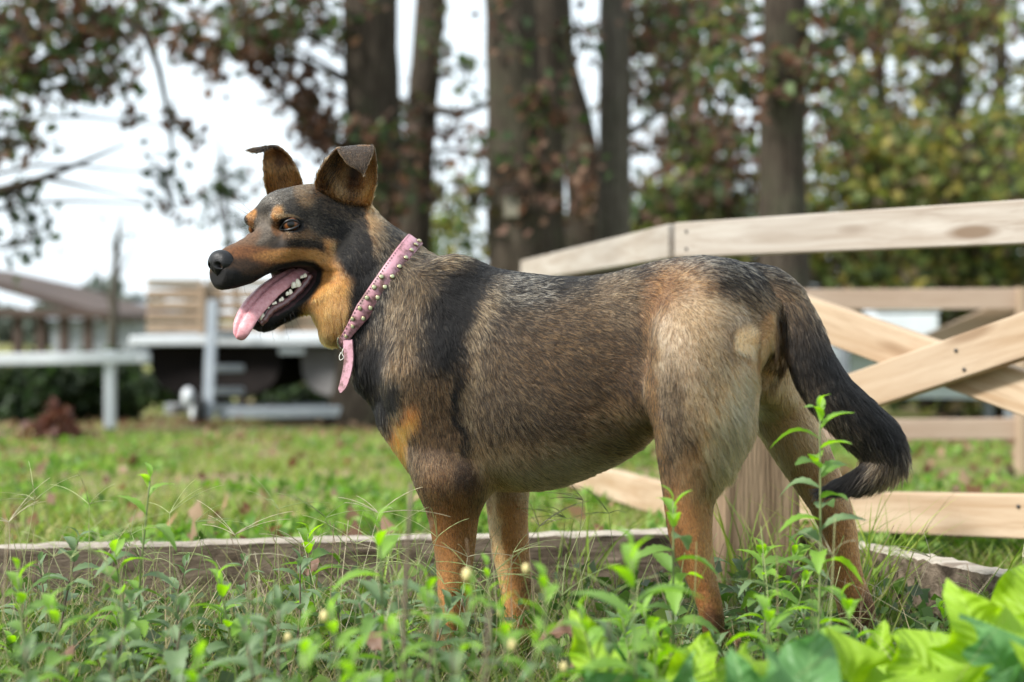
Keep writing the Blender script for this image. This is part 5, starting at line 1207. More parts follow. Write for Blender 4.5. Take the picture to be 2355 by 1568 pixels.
    # thin trees of the wood at the side
    for i, (u, d, r, lean) in enumerate(((2185, 16, .10, 10), (2045, 19, .09, -12), (2290, 18, .11, 6), (1600, 19, .12, -8), (1530, 22, .10, 6), (1960, 22, .11, 5))):
        tree('woodland_tree', ('slim dark tree over the far fence post', 'slim tree with yellowing leaves over the middle of the far fence panel', 'slim dark tree past the far fence post', 'slim tree with rusty leaves midway between pale trunk and sturdy oak', 'slim tree with rusty leaves close behind the pale lichen covered trunk', 'slim tree with yellowing leaves just beyond the sturdy dark oak')[i], [(u, 1000, d), (u + lean, 500, d), (u + 2 * lean, 100, d), (u + 3 * lean, -300, d)], (r, r * .85, r * .7, r * .5),
             [(u - 20, 180, 130, 60, d, .8, 190, B[:2] + Y[:3] + G if i < 3 or i == 5 else GB), (u + 10, 20, 130, 60, d - .5, .8, 230, GB), (u - 20, 60, 110, 70, d, .8, 260, B + Y[:3] if i < 3 or i == 5 else BG), (u + 60, 330, 110, 70, d - 1, .8, 330, Y if i < 3 or i == 5 else B), (u - 90, 230, 70, 60, d, .8, 80, BG), (u + 30, 430, 110, 60, d - 1, .8, 230, Y if i < 3 or i == 5 else BG)], 30 + i, leaf=.13, group='slim trees of the wood')
    # shrubs and small trees of the wood's edge
    for i, (u, d, ru, v1, n, pal) in enumerate(((1960, 15, 130, 300, 2600, Y), (2130, 17, 130, 330, 2600, Y + G), (2300, 16, 140, 260, 2800, Y), (2420, 17, 140, 200, 2600, G + Y), (2250, 21, 160, 230, 2600, G + B[:2]), (1990, 22, 170, 250, 2600, G + B),
                                                (1580, 18, 130, 370, 2600, B[:3] + G + Y[:2]), (1680, 20, 120, 330, 2600, B[:3] + G + Y[:3]), (1480, 21, 110, 400, 2200, B[:3] + G + Y[:2]), (1350, 19, 120, 440, 2200, B + G), (1230, 20, 110, 470, 1800, B + G), (1060, 19, 70, 430, 1500, G + Y[:3]), (1000, 24, 80, 480, 1500, G + Y[:2]))):
        shrub('woodland_shrub', ('yellow green shrub just beyond the sturdy dark oak', 'yellow green shrub over the middle of the far fence panel', 'tall yellow green shrub over the far fence post', 'tall green shrub past the end of the far fence panel', 'green and rust shrub behind the yellow green ones over the far fence post', 'green and rust shrub behind the yellow green one beyond the sturdy oak',
                                 'rusty shrub between the pale trunk and the sturdy dark oak', 'tall rusty shrub just behind the sturdy dark oak', 'rusty shrub just behind the pale lichen covered trunk', 'rusty shrub behind the crooked oak trunk', 'rusty shrub behind the thick oak with the birdhouse', 'green shrub between the leaning oak and the thick birdhouse oak', 'green shrub showing behind the slimmer leaning oak')[i], u, 960, d, ru, v1, n, pal, 60 + i, .15, 'shrubs at the edge of the wood')
    # dark hedge behind the rail and the boat, hazy bushes by the water
    for i, (u, d, ru, v1, n) in enumerate(((20, 14.5, 110, 838, 1500), (170, 14.8, 100, 842, 1500), (300, 15.2, 90, 836, 1300), (430, 17.5, 110, 830, 1400), (640, 18, 130, 850, 1500), (-130, 14.5, 110, 830, 1200), (800, 18, 110, 860, 1200))):
        shrub('hedge_shrub', ('dark hedge shrub under the long stretch of white rail', 'dark hedge shrub behind the dry leaf heap', 'dark hedge shrub behind the white fence post', 'dark shrub behind the end of the pontoon boat with the ladder', 'dark shrub in the shade under the pontoon boat', 'dark hedge shrub at the start of the white rail', 'dark shrub behind the boat by the foot of the tall oak')[i], u, 960, d, ru, v1, n, DEEP + GREEN[:1], 90 + i, .12, 'dark hedge shrubs')
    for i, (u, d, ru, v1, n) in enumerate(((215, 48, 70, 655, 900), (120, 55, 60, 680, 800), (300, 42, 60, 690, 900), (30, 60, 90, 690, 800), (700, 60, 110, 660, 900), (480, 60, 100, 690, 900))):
        shrub('distant_tree', ('hazy distant tree over the grey shed roof', 'hazy distant tree over the brown shelter roof', 'hazy distant tree behind the bare sapling', 'hazy distant tree at the far end of the open shelter', 'hazy distant tree behind the dog\'s muzzle', 'hazy distant tree behind the boat\'s slatted side')[i], u, 860, d, ru, v1, n, [(.13, .155, .13), (.16, .18, .15), (.10, .125, .10)], 120 + i, .5, 'distant trees beyond the lawn', 'tree')  # distance haze is put into the pale grey green leaf colours
    # birdhouse on the double trunk
    b = empty('birdhouse', V(1177, 500, 10.72)); tag(b, 'small weathered wooden birdhouse fixed to the thick dark oak', 'birdhouse')
    m = plain('birdhouse_wood', (.16, .15, .11), (.22, .20, .15)); me = box_data(.11, .10, .17, .004); me.materials.append(m); link('box', me, b, (0, 0, .085)); me = box_data(.15, .15, .018, .003); me.materials.append(M_brownroof); link('roof', me, b, (0, -.01, .19), (.22, 0, 0))
    tv, tf = tube(np.array([(0, -.0535, .105), (0, -.0505, .105)]), .018, 14); link('entrance_hole', mesh_from('hole', tv, tf, M_black), b)
    # heap of dry leaves
    rng = np.random.default_rng(5); h = empty('dry_leaf_heap', V(128, 1025, 9.2)); h.location.z = float(gz(h.location.x, 9.2)); tag(h, 'heap of dry brown leaves on the lawn before the white rail fence', 'leaf heap')
    q = rng.normal(0, 1, (420, 3)) * np.array([.075, .09, .05]); q[:, 2] = np.abs(q[:, 2]) + .2 * np.exp(-(q[:, 0] / .045) ** 2) * rng.random(420); o = link('leaf_pile', leaf_cloud('leaf_pile', q, .08, [(.13, .05, .035), (.10, .045, .035), (.16, .08, .05)], M_leaf, rng, 0), h); o['kind'] = 'stuff'
# ------------------------------------------------------------------ grass, weeds, broad leaves
def blades(name, base, length, width, lean, colr, rng, mat, segs=3, label=None, cat=None):
    n = len(base); az = rng.random(n) * 2 * np.pi; d = np.stack([np.cos(az), np.sin(az), np.zeros(n)], 1); wa = rng.random(n) * np.pi; s = np.stack([np.cos(wa), np.sin(wa), np.zeros(n)], 1)
    rows = []
    for k in range(segs + 1):
        t = k / segs; c = base + np.array([0, 0, 1.0]) * (length * (t - .30 * lean * t * t))[:, None] + d * (length * lean * (.25 * t + .75 * t * t))[:, None]
        w = (width * (1 - t) ** .7 * .5 + width * .03)[:, None]; rows += [c - s * w, c + s * w]
    m = 2 * (segs + 1); v = np.stack(rows, 1).reshape(-1, 3); o = np.arange(n)[:, None] * m
    f = np.concatenate([o + np.array([[2 * k, 2 * k + 1, 2 * k + 3, 2 * k + 2]]) for k in range(segs)])
    me = mesh_from(name, v, f, mat); set_col(me, 'leaf', np.repeat(colr, m, 0)); ob = link(name, me); tag(ob, label, cat, kind='stuff'); return ob
GRASSC = np.array([(.15, .24, .032), (.20, .30, .045), (.10, .17, .027), (.26, .32, .065), (.32, .31, .11)]); STRAW = np.array([(.36, .30, .17), (.28, .22, .12), (.42, .37, .24)])
def build_grass():
    rng = np.random.default_rng(11); M = leaf_material('grass_blade', .35, .5)
    # lawn, thinning into the distance
    n = 62000; y = 2.85 + (rng.random(n) ** 1.7) * 8.5; hw = y * .40 + .25; x = (rng.random(n) * 2 - 1) * hw
    q = np.stack([x, y, gz(x, y)], 1); k = vnoise(q * np.array([1, 1, 0]), 1.7, 2) * .6 + vnoise(q * np.array([1, 1, 0]), 6, 4) * .4; keep = rng.random(n) < np.clip((k - .32) * 4.2, .06, 1); q = q[keep]; k = k[keep]; m = len(q)
    c = GRASSC[rng.integers(0, 5, m)] * (.7 + .6 * rng.random(m))[:, None]; dry = rng.random(m) < .10; c[dry] = STRAW[rng.integers(0, 3, dry.sum())] * .8
    blades('lawn_grass', q, .03 + .05 * rng.random(m) * (1.3 * k + .4), .0045 + .004 * rng.random(m), .4 + .6 * rng.random(m), c, rng, M, 2, 'short patchy lawn grass behind the bed edging', 'grass')
    # low broad weeds in the lawn
    n = 26000; y = 2.9 + (rng.random(n) ** 1.6) * 7.5; x = (rng.random(n) * 2 - 1) * (y * .40 + .2); q = np.stack([x, y, gz(x, y) + .02 + .03 * rng.random(n)], 1); k = vnoise(q * np.array([1, 1, 0]), 2.3, 9); q = q[k > .50]
    me = leaf_cloud('lawn_weeds', q, .035, [(.12, .24, .04), (.17, .29, .05), (.22, .33, .08), (.09, .17, .035)], M_leaf, rng, -.3); tag(link('lawn_weeds', me), 'low broad leaved weeds spreading through the lawn', 'weeds', kind='stuff')
    # fallen leaves
    n = 6500; y = 3.0 + (rng.random(n) ** 1.3) * 12; x = (rng.random(n) * 2 - 1) * (y * .40 + .2); q = np.stack([x, y, gz(x, y) + .015 + .03 * rng.random(n)], 1); k = vnoise(q * np.array([1, 1, 0]), .9, 12); q = q[rng.random(n) < np.clip(k * 2 - .5 + .05 * (y - 6), .12, 1)]
    me = leaf_cloud('leaf_litter', q, .052, [(.20, .11, .065), (.26, .16, .10), (.13, .065, .04), (.34, .23, .15)], M_leaf, rng, 0); tag(link('leaf_litter', me), 'scattered fallen brown leaves lying over the lawn', 'leaves', kind='stuff')
    # rank grass inside the bed
    n = 21000; y = .95 + 1.72 * rng.random(n) ** .8; x = (rng.random(n) * 2 - 1) * (y * .40 + .08); ok = (y < 2.52 + .15 * x) & (x < .95 - .5 * np.clip(y - 2.0, 0, 9)); x, y = x[ok], y[ok]; m = len(x); q = np.stack([x, y, np.zeros(m)], 1)
    k = vnoise(q, 3.1, 5); c = GRASSC[rng.integers(0, 5, m)] * (.65 + .6 * rng.random(m))[:, None]; c = c * .72; dry = rng.random(m) < .30; c[dry] = 1.1 * STRAW[rng.integers(0, 3, dry.sum())]
    L = (.045 + .10 * rng.random(m)) * (.55 + .8 * k) * np.clip(1.25 - .25 * (y - 1.2), .7, 1.2)
    L = np.where(rng.random(m) < .06, L * 1.8, L); L = np.where((x / y > .26) & (y > 1.9), L * .55, L)
    blades('bed_grass', q, L,   .0013 + .0016 * rng.random(m), .35 + .75 * rng.random(m), c, rng, M, 4, 'rank mixed green and straw grass growing round the dog\'s feet', 'grass')
    # small creeping leaves between the weeds
    n = 9000; y = 1.0 + 1.6 * rng.random(n); x = (rng.random(n) * 2 - 1) * (y * .40 + .08); ok = (y < 2.48 + .15 * x) & (x < .92 - .5 * np.clip(y - 2.0, 0, 9)); q = np.stack([x, y, .01 + .09 * rng.random(n) ** 1.6], 1)[ok]
    me = leaf_cloud('creeping_weeds', q, .026, [(.07, .135, .028), (.10, .18, .036), (.06, .11, .032), (.16, .25, .05), (.13, .17, .10)], M_leaf, rng, -.2); tag(link('creeping_weeds', me), 'small creeping leaves covering the soil of the bed', 'weeds', kind='stuff')
    # taller tufts by the board and the post
    t = []
    for (u, v, d, n) in ((1990, 1250, 2.5, 60), (1960, 1290, 2.4, 40), (1700, 1330, 2.5, 36), (1800, 1300, 2.5, 30), (2270, 1330, 2.2, 10), (950, 1320, 2.45, 20), (700, 1330, 2.4, 20), (1330, 1300, 2.6, 18)):
        c0 = P(u, v, d); t.append(np.stack([c0[0] + rng.normal(0, .035, n), d + rng.normal(0, .035, n), np.zeros(n)], 1))
    q = np.concatenate(t); m = len(q); blades('tall_grass', q, .14 + .15 * rng.random(m), .0030 + .0022 * rng.random(m), .25 + .6 * rng.random(m), GRASSC[rng.integers(0, 4, m)] * (.8 + .5 * rng.random(m))[:, None], rng, M, 5, 'tufts of taller bright green grass along the bed boards', 'grass')
    # crabgrass: wiry stalks that fan into finger like seed spikes
    VV, FF, CC = [], [], []; off = 0
    spots = [(1005, 1235, 2.02), (870, 1180, 1.98), (1075, 1280, 2.0), (1180, 1270, 2.05), (960, 1300, 1.95), (205, 1160, 1.9), (80, 1150, 1.95), (390, 1180, 2.0), (450, 1200, 2.05), (640, 1170, 2.1), (750, 1190, 2.1), (540, 1230, 2.05), (1300, 1190, 2.2), (1340, 1150, 2.1), (1400, 1180, 2.2), (20, 1200, 1.9), (300, 1230, 2.0), (1240, 1210, 2.1), (820, 1250, 2.0), (700, 1260, 2.0)]
    for i in range(42): d = 1.5 + .95 * rng.random(); spots.append((rng.random() * 2354, 1245 + 200 * rng.random(), d))
    for (u, v, d) in spots:
        tip = P(u, v, d); b = np.array([tip[0] + rng.normal(0, .05), d + rng.normal(0, .05), 0]); st = spline(np.array([b, (b + tip) / 2 + rng.normal(0, .012, 3), tip]), 8)
        cc = np.array([(.38, .42, .20), (.50, .46, .32), (.26, .33, .13)])[rng.integers(0, 3)]
        lines = [(st, np.linspace(.0006, .0004, 8))]
        for k in range(rng.integers(3, 7)):
            a = rng.random() * 2 * np.pi; dr = np.array([np.cos(a), .7 * np.sin(a), .15 + .9 * rng.random()]); dr /= np.linalg.norm(dr); L = .045 + .06 * rng.random(); tt = np.linspace(0, 1, 9)[:, None]
            lines.append((tip + dr * L * tt + np.array([0, 0, -.25 * L]) * tt ** 2, (.00042 + .00034 * (np.arange(9) % 2)) * np.linspace(1, .5, 9)))
        for (pp, rr) in lines:
            tv, tf = tube(pp, rr, 4, False); VV.append(tv); FF += [tuple(i + off for i in f) for f in tf]; off += len(tv); CC.append(np.repeat((cc * (.8 + .4 * rng.random()))[None], len(tv), 0))
    for i in range(170):       # single wiry seed stalks
        d = 1.55 + .9 * rng.random(); u = 2250 * rng.random() ** 1.25; tip = P(u, 1190 + 190 * rng.random(), d); b = np.array([tip[0] + rng.normal(0, .06), d + rng.normal(0, .05), 0])
        tv, tf = tube(spline(np.array([b, (b + tip) / 2 + rng.normal(0, .014, 3), tip]), 14), (.0004 + .0005 * (np.arange(14) > 8) * (.6 + .4 * (np.arange(14) % 2))) * np.linspace(1, .6, 14), 4, False)
        cc = np.array([(.38, .40, .20), (.48, .42, .29), (.22, .28, .10), (.30, .22, .15)])[rng.integers(0, 4)]; VV.append(tv); FF += [tuple(i_ + off for i_ in f) for f in tf]; off += len(tv); CC.append(np.repeat((cc * (.8 + .4 * rng.random()))[None], len(tv), 0))
    me = mesh_from('crabgrass', np.concatenate(VV), np.array(FF), M); set_col(me, 'leaf', np.concatenate(CC)); tag(link('crabgrass', me), 'wiry crabgrass stalks with fingered seed heads in the bed', 'grass', kind='stuff')

def leaf_shape(name, L, W, teeth, mat, curl=.25, fold=.25, wave=0.0, obov=False, seed=0, col_=None, n=12, m=2):
    """a leaf blade along +X, midrib sunk, edge toothed or ruffled"""
    rng = random.Random(seed); V_, F_ = [], []; k = 2 * m + 1
    for i in range(n + 1):
        t = i / n
        w = (math.sin(math.pi * t ** .85) ** .8 if not obov else (math.sin(math.pi * min(1, t ** 1.35)) ** .62)) * W / 2 + .0004
        if teeth: w *= 1 + .10 * ((i % 2) * 2 - 1) * (0 < i < n)
        for j in range(-m, m + 1):
            s = j / m; z = fold * abs(s) * w + math.sin(t * math.pi * .9) * curl * L * .35 - curl * L * t * t * .6
            if wave: z += wave * L * (abs(s) ** 1.5) * math.sin(t * 21 + (1.3 if s > 0 else 0) + seed) + .35 * wave * L * math.sin(t * 9 + s * 3 + seed) * abs(s)
            V_.append((t * L, s * w * (1 + (wave * .6 * math.sin(t * 17 + seed) if wave else 0)), z))
    F_ = [(i * k + j, (i + 1) * k + j, (i + 1) * k + j + 1, i * k + j + 1) for i in range(n) for j in range(k - 1)]
    me = mesh_from(name, V_, F_, mat); return me
def green_leaf(name, c1, c2, vein, trans=.5, scale=40, rough=.42, pale=None, veins=False):
    nt = NT(name); oc = nt.coord('Object'); ns = nt.noise(scale, 4, oc); oi = nt.new('ShaderNodeObjectInfo')
    c = nt.mix(ns.outputs['Fac'], c1, c2); c = nt.mix(nt.ramp(oi.outputs['Random'], [(0, (0, 0, 0)), (1, (.6, .6, .6))]).outputs[0], c, vein)
    sp = nt.new('ShaderNodeSeparateXYZ'); nt.l.new(oc, sp.inputs[0]); ab = nt.new('ShaderNodeMath', operation='ABSOLUTE'); nt.l.new(sp.outputs[1], ab.inputs[0])
    mr = nt.new('ShaderNodeMapRange'); mr.inputs['From Min'].default_value = .0004; mr.inputs['From Max'].default_value = .0016; mr.inputs['To Min'].default_value = .75; mr.inputs['To Max'].default_value = 0; nt.l.new(ab.outputs[0], mr.inputs['Value'])
    c = nt.mix(mr.outputs[0], c, pale or vein)
    nt.l.new(c, nt.b.inputs['Base Color']); nt.set(Roughness=rough); nt.b.inputs['Specular IOR Level'].default_value = .5 if not veins else .3
    t = nt.new('ShaderNodeBsdfTranslucent'); hs = nt.new('ShaderNodeHueSaturation'); hs.inputs['Saturation'].default_value = 1.2; hs.inputs['Value'].default_value = 1.5; nt.l.new(c, hs.inputs['Color']); nt.l.new(hs.outputs[0], t.inputs[0])
    mx = nt.new('ShaderNodeMixShader'); mx.inputs[0].default_value = trans; nt.l.new(nt.b.outputs[0], mx.inputs[1]); nt.l.new(t.outputs[0], mx.inputs[2]); nt.l.new(mx.outputs[0], nt.out.inputs[0])
    if veins:
        mv = nt.new('ShaderNodeMath', operation='MULTIPLY_ADD'); nt.l.new(ab.outputs[0], mv.inputs[0]); mv.inputs[1].default_value = -.9; nt.l.new(sp.outputs[0], mv.inputs[2])
        sn = nt.new('ShaderNodeMath', operation='MULTIPLY'); nt.l.new(mv.outputs[0], sn.inputs[0]); sn.inputs[1].default_value = 520
        si = nt.new('ShaderNodeMath', operation='SINE'); nt.l.new(sn.outputs[0], si.inputs[0]); nt.bump(si.outputs[0], .5, .0016)
    else:
        wv = nt.noise(90, 2, oc); nt.bump(wv.outputs['Fac'], .25, .002)
    return nt.m
def build_weeds():
    rng = random.Random(21)
    M1 = green_leaf('weed_leaf', (.10, .20, .038), (.15, .26, .055), (.20, .33, .065), .45)
    M2 = green_leaf('weed_leaf_dull', (.10, .165, .07), (.14, .21, .095), (.18, .26, .12), .35, rough=.5)
    M3 = green_leaf('weed_leaf_young', (.19, .36, .05), (.25, .43, .07), (.32, .50, .10), .55)
    MS = plain('weed_stem', (.10, .14, .045), (.16, .19, .07), 60, .6); MSb = plain('weed_stem_brown', (.09, .065, .045), (.15, .11, .07), 60, .7); MB = plain('flower_bud', (.55, .45, .16), (.66, .56, .28), 90, .6)
    shapes = [[leaf_shape('leaf', 1.0, .34 + .05 * (i % 3), True, m, .25 + .12 * i, .35, 0, seed=i) for i in range(4)] for m in (M1, M2, M3)]
    bm = bmesh.new(); bmesh.ops.create_uvsphere(bm, u_segments=10, v_segments=7, radius=1.0); bmesh.ops.scale(bm, vec=(.8, .8, 1.15), verts=bm.verts); bud = bpy.data.meshes.new('flower_bud'); bm.to_mesh(bud); bm.free(); bud.materials.append(MB); bud.polygons.foreach_set('use_smooth', [True] * len(bud.polygons))
    ZONES = ((420, 'in the bed below the white rail fence'), (600, 'in the bed below the boat ladder'), (770, 'in the bed below the dog\'s open mouth'), (960, 'in the bed before the dog\'s chest'), (1130, 'by the dog\'s near forefoot'), (1300, 'by the dog\'s far forefoot'), (1520, 'under the dog\'s belly'),
             (1700, 'by the dog\'s near hind foot'), (1880, 'before the corner post'), (2050, 'by the dog\'s far hind foot'), (9999, 'beside the short grey bed board'))
    def weed_label(u, d, ll, kind, buds):
        z = next(t for q, t in ZONES if u < q)
        return ' '.join([('tall' if d > 1.9 else 'bushy') if ll > .047 else 'small', 'dull grey green' if kind == 1 else 'bright green', 'budding weed' if buds else ('weed' if d > 1.55 else 'outlying weed'), 'against the board' if d > 2.15 else '', z]).replace('  ', ' ')
    def weed(u, v, d, ll, n, label, group, kind=0, buds=0, lean=None, upper=.62):
        label = label or weed_label(u, d, ll, kind, buds)
        tip = V(u, v, d); ln = lean if lean is not None else rng.uniform(-.05, .05)
        b = Vector((tip.x - ln, d + rng.uniform(-.03, .03), 0)); r = empty('weed', b); tag(r, label, 'weed', group)
        q = spline(np.array([(0, 0, -.01), tuple((tip - b) * .5 + Vector((rng.uniform(-.012, .012), rng.uniform(-.012, .012), 0))), tuple(tip - b)]), 14)
        tv, tf = tube(q, np.linspace(.0024, .0009, 14), 6); link('stem', mesh_from('stem', tv, tf, MS if kind != 1 else MSb), r)
        az = rng.random() * 6.28
        for i in range(n):
            t = 1 - (i / max(1, n - 1)) ** 1.15 * upper; p = q[min(13, int(t * 13))] * (1 - (t * 13) % 1) + q[min(13, int(t * 13) + 1)] * ((t * 13) % 1) if t < 1 else q[-1]
            az += 2.4 + rng.uniform(-.4, .4); young = i < 4
            s = ll * ((.45 + .13 * i) if young else rng.uniform(.8, 1.15)) ; el = math.radians(58 - 7 * i if young else rng.uniform(-12, 28))
            me = shapes[2 if (young or rng.random() < .25) and kind != 1 else (1 if kind == 1 or rng.random() < .4 else 0)][rng.randrange(4)]
            o = link('leaf', me, r, Vector(p)); o.rotation_euler = (rng.uniform(-.35, .35), -el, az); o.scale = (s, s * rng.uniform(.85, 1.1), s)
        for i in range(buds):
            p = Vector(q[rng.randrange(8, 14)]) + Vector((rng.uniform(-.02, .02), rng.uniform(-.01, .01), rng.uniform(0, .015))); s = rng.uniform(.0042, .0055); link('flower_bud', bud, r, p, scale=(s, s, s))
        return r
    gen, gg = None, 'weeds in the bed'
    weed(1885, 938, 1.72, .056, 26, 'tall upright weed with narrow bright leaves standing in front of the dog\'s tail', None, 0, 0, .012, .75)
    weed(1548, 1152, 1.68, .058, 15, 'bright leaved weed standing in front of the dog\'s bent hind leg', None, 0, 0, .0)
    weed(345, 1098, 1.80, .056, 14, 'tall lone weed with a fresh leafy tip rising above the bed board', None, 0, 0, .02, .8)
    weed(872, 1202, 1.55, .060, 12, 'broad tipped bright weed in front of the bed board beside the dog\'s foreleg', None, 0, 0, .0)
    spec = [(1452, 1262, 1.38, .066, 13, 0, 0), (500, 1318, 1.72, .055, 12, 0, 0), (708, 1228, 2.1, .060, 12, 0, 0), (690, 1290, 1.95, .05, 11, 1, 0), (180, 1240, 1.9, .055, 12, 1, 0), (262, 1268, 1.78, .055, 13, 0, 0), (1752, 1270, 1.86, .054, 16, 0, 0), (1832, 1255, 1.92, .05, 16, 0, 0), (1705, 1300, 1.95, .05, 14, 1, 0),
            (1608, 1195, 1.98, .045, 10, 1, 0), (1935, 1372, 1.6, .048, 13, 0, 0), (1768, 1395, 1.58, .05, 12, 0, 0), (1250, 1330, 1.36, .042, 12, 0, 2), (1085, 1345, 1.32, .04, 11, 0, 1), (1150, 1400, 1.3, .045, 11, 0, 1), (640, 1385, 1.5, .05, 11, 1, 1), (762, 1400, 1.36, .045, 11, 0, 1), (420, 1400, 1.62, .055, 12, 1, 0), (300, 1385, 1.65, .055, 12, 1, 0),
            (118, 1390, 1.5, .05, 11, 0, 0), (560, 1440, 1.42, .05, 12, 1, 0), (900, 1440, 1.32, .048, 11, 0, 0), (1400, 1425, 1.4, .05, 11, 1, 0), (1505, 1450, 1.46, .052, 10, 0, 0), (1852, 1325, 1.78, .045, 13, 0, 0), (2160, 1400, 2.05, .045, 12, 0, 0), (1640, 1470, 1.8, .045, 11, 1, 0), (1010, 1400, 1.45, .045, 10, 1, 0), (40, 1310, 1.6, .05, 11, 0, 0), (980, 1330, 1.5, .05, 9, 0, 0), (1330, 1400, 1.45, .045, 10, 0, 0), (1120, 1300, 1.55, .036, 9, 0, 1),
            (700, 1440, 1.25, .05, 11, 0, 0), (250, 1480, 1.35, .05, 12, 1, 0), (1240, 1460, 1.25, .045, 11, 0, 0), (460, 1490, 1.3, .05, 11, 0, 0), (60, 1490, 1.3, .05, 11, 1, 0), (820, 1500, 1.22, .05, 11, 0, 0), (1040, 1490, 1.2, .05, 11, 1, 0), (1190, 1240, 2.3, .04, 9, 1, 0), (560, 1290, 2.2, .045, 9, 1, 0), (90, 1290, 2.1, .045, 9, 1, 0), (430, 1290, 2.15, .045, 9, 1, 0)]
    for (u, v, d, ll, n, k, bd) in spec: weed(u, v, d, ll, n, gen, gg, k, bd)
    for i in range(64):
        d = rng.uniform(1.5, 2.4); u = rng.uniform(0, 2330); v = rng.uniform(1360, 1500)
        if 1540 < u < 1720 and d < 1.9 and v < 1440: continue
        if u > 2030 and v < 1460: continue
        weed(u, v, d, rng.uniform(.036, .056), rng.randrange(9, 14), gen, gg, rng.choice((0, 1, 1)), 0)
    # brown dead stalk blurred in front of the board
    for (u, v, d, h_) in ((945, 1110, 1.35, 0), (1125, 1395, 1.15, 1)):
        r = empty('dead_stalk', (P(u, v, d)[0], d, 0)); tag(r, ['dry brown stalk standing upright in front of the dog\'s foreleg', 'short dry brown stalk among the weeds in front of the dog'][h_], 'stalk'); tip = V(u, v, d) - r.location; tv, tf = tube(spline(np.array([(.02, 0, 0), tuple(tip * .5 + Vector((-.006, 0, 0))), tuple(tip)]), 9), np.linspace(.003, .0016, 9), 6); link('stem', mesh_from('stem', tv, tf, MSb), r)
        for k in range(3):
            a = Vector(tip) * (.5 + .16 * k); tv, tf = tube(np.array([tuple(a), tuple(a + Vector((.02 * (-1) ** k, .005, .03)))]), [.0015, .0006], 5); link('twig', mesh_from('twig', tv, tf, MSb), r)
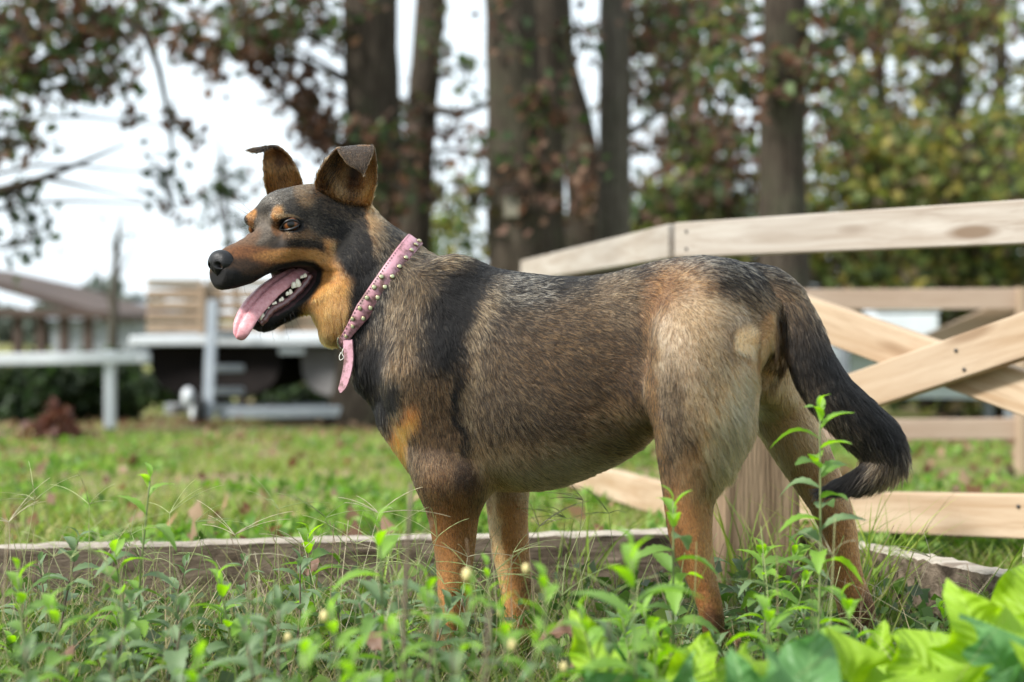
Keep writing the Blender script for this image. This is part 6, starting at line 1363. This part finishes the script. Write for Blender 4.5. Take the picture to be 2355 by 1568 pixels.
def build_broadleaves():
    rng = random.Random(8)
    ML = green_leaf('broad_leaf_bright', (.22, .36, .025), (.29, .45, .035), (.33, .50, .06), .45, 25, .55, (.38, .54, .10), True); MD = green_leaf('broad_leaf_bluish', (.075, .18, .055), (.11, .24, .08), (.14, .28, .10), .35, 25, .45, (.18, .32, .12), True)
    MR = plain('leaf_stalk', (.26, .36, .12), (.36, .44, .18), 50, .5)
    # tip position, tip depth, width (m), bright?
    plants = [('big bright ruffled broad leaves beside the end of the grey bed board', (2345, 1680, 1.52), [((2375, 1292), 1.60, .085, 1), ((2095, 1478), 1.50, .10, 1), ((2235, 1395), 1.46, .10, 1), ((2180, 1570), 1.36, .07, 1), ((2470, 1380), 1.5, .10, 1), ((2300, 1470), 1.40, .075, 0), ((2420, 1540), 1.38, .10, 1), ((2330, 1600), 1.34, .09, 0)]),
              ('broad leaved plant with one upright spoon shaped leaf in front of the dog\'s far hock', (2000, 1690, 1.55), [((2028, 1440), 1.58, .035, 1), ((1935, 1490), 1.46, .085, 1), ((2085, 1500), 1.66, .06, 0), ((2120, 1570), 1.45, .07, 1), ((1890, 1600), 1.4, .07, 0), ((1975, 1450), 1.7, .05, 0)]),
              ('dark bluish green broad leaves low in front of the dog\'s hind feet', (1770, 1760, 1.34), [((1872, 1488), 1.32, .075, 0), ((1700, 1530), 1.34, .05, 0), ((1800, 1570), 1.24, .07, 0), ((1640, 1620), 1.28, .05, 0), ((1740, 1480), 1.45, .04, 1)]),
              ('bright broad leaved plant with a drooping leaf in front of the dog\'s near hind foot', (1490, 1700, 1.50), [((1335, 1425), 1.52, .045, 1), ((1625, 1465), 1.56, .05, 1), ((1580, 1560), 1.42, .045, 0), ((1440, 1450), 1.66, .035, 0), ((1690, 1510), 1.58, .04, 1), ((1400, 1560), 1.36, .045, 0), ((1530, 1440), 1.7, .032, 1)])]
    for (label, (bu, bv, bd), leaves) in plants:
        b = V(bu, bv, bd); b.z = 0; r = empty('broadleaf_plant', b); tag(r, label, 'plant')
        for i, ((u, v), d, W, bright) in enumerate(leaves):
            tip = V(u, v, d); tip.z = max(tip.z, .04); q0 = Vector((0, 0, .01)); q2 = tip - b; L = (q2 - q0).length; st = q0 + (q2 - q0) * .16 + Vector((0, 0, .015)); ang = q2 - st
            tv, tf = tube(spline(np.array([tuple(q0), tuple((q0 + st) / 2 + Vector((0, 0, .006))), tuple(st)]), 7), np.linspace(.0045, .0032, 7), 7); me = leaf_shape('leaf', ang.length * 1.06, W, False, ML if bright else MD, .30, .16, .13, True, seed=i * 3 + int(bu), n=26, m=4)
            o = link('leaf', me, r, st); x = ang.normalized(); z = (Vector((0, -.75, .75)) - x * x.dot(Vector((0, -.75, .75)))).normalized() if abs(x.z) < .95 else Vector((0, -1, 0)); z = (z + Vector((rng.uniform(-.4, .4), 0, rng.uniform(-.2, .3)))); z = (z - x * z.dot(x)).normalized(); y = z.cross(x)
            m4 = Matrix((x, y, z)).transposed().to_4x4(); m4.translation = st; o.matrix_local = m4
            link('leaf_stalk', mesh_from('leaf_stalk', tv, tf, MR), r)
    # dead leaves caught in the grass
    MDd = green_leaf('dead_leaf', (.09, .042, .024), (.14, .075, .042), (.18, .10, .06), .2, 30, .6)
    for i, (u, v, d, s) in enumerate(((1815, 1330, 2.15, .06), (1340, 1470, 1.75, .055), (1400, 1500, 1.65, .05), (700, 1330, 2.2, .06), (880, 1500, 1.6, .06), (130, 1520, 1.6, .05), (1700, 1500, 1.85, .05))):
        b = V(u, v, d); me = leaf_shape('dead_leaf', s, s * .55, False, MDd, .5, .5, .08, seed=i + 40, n=14, m=3); o = link('dead_leaf', me, None, b, (rng.uniform(-.6, .6), rng.uniform(-.7, .3), rng.random() * 6.28)); tag(o, 'curled brown dead leaf caught in the grass of the bed', 'leaf', 'dead leaves in the bed')
# ------------------------------------------------------------------ build
build_ground()
build_bed_edge()
build_pen()
build_far_things()
build_trees()
dog, dog_o, dog_v, dog_f = build_dog()
dog_bvh = dog_parts(dog, dog_o, dog_v, dog_f)
build_collar(dog_bvh)
build_grass()
build_weeds()
build_broadleaves()
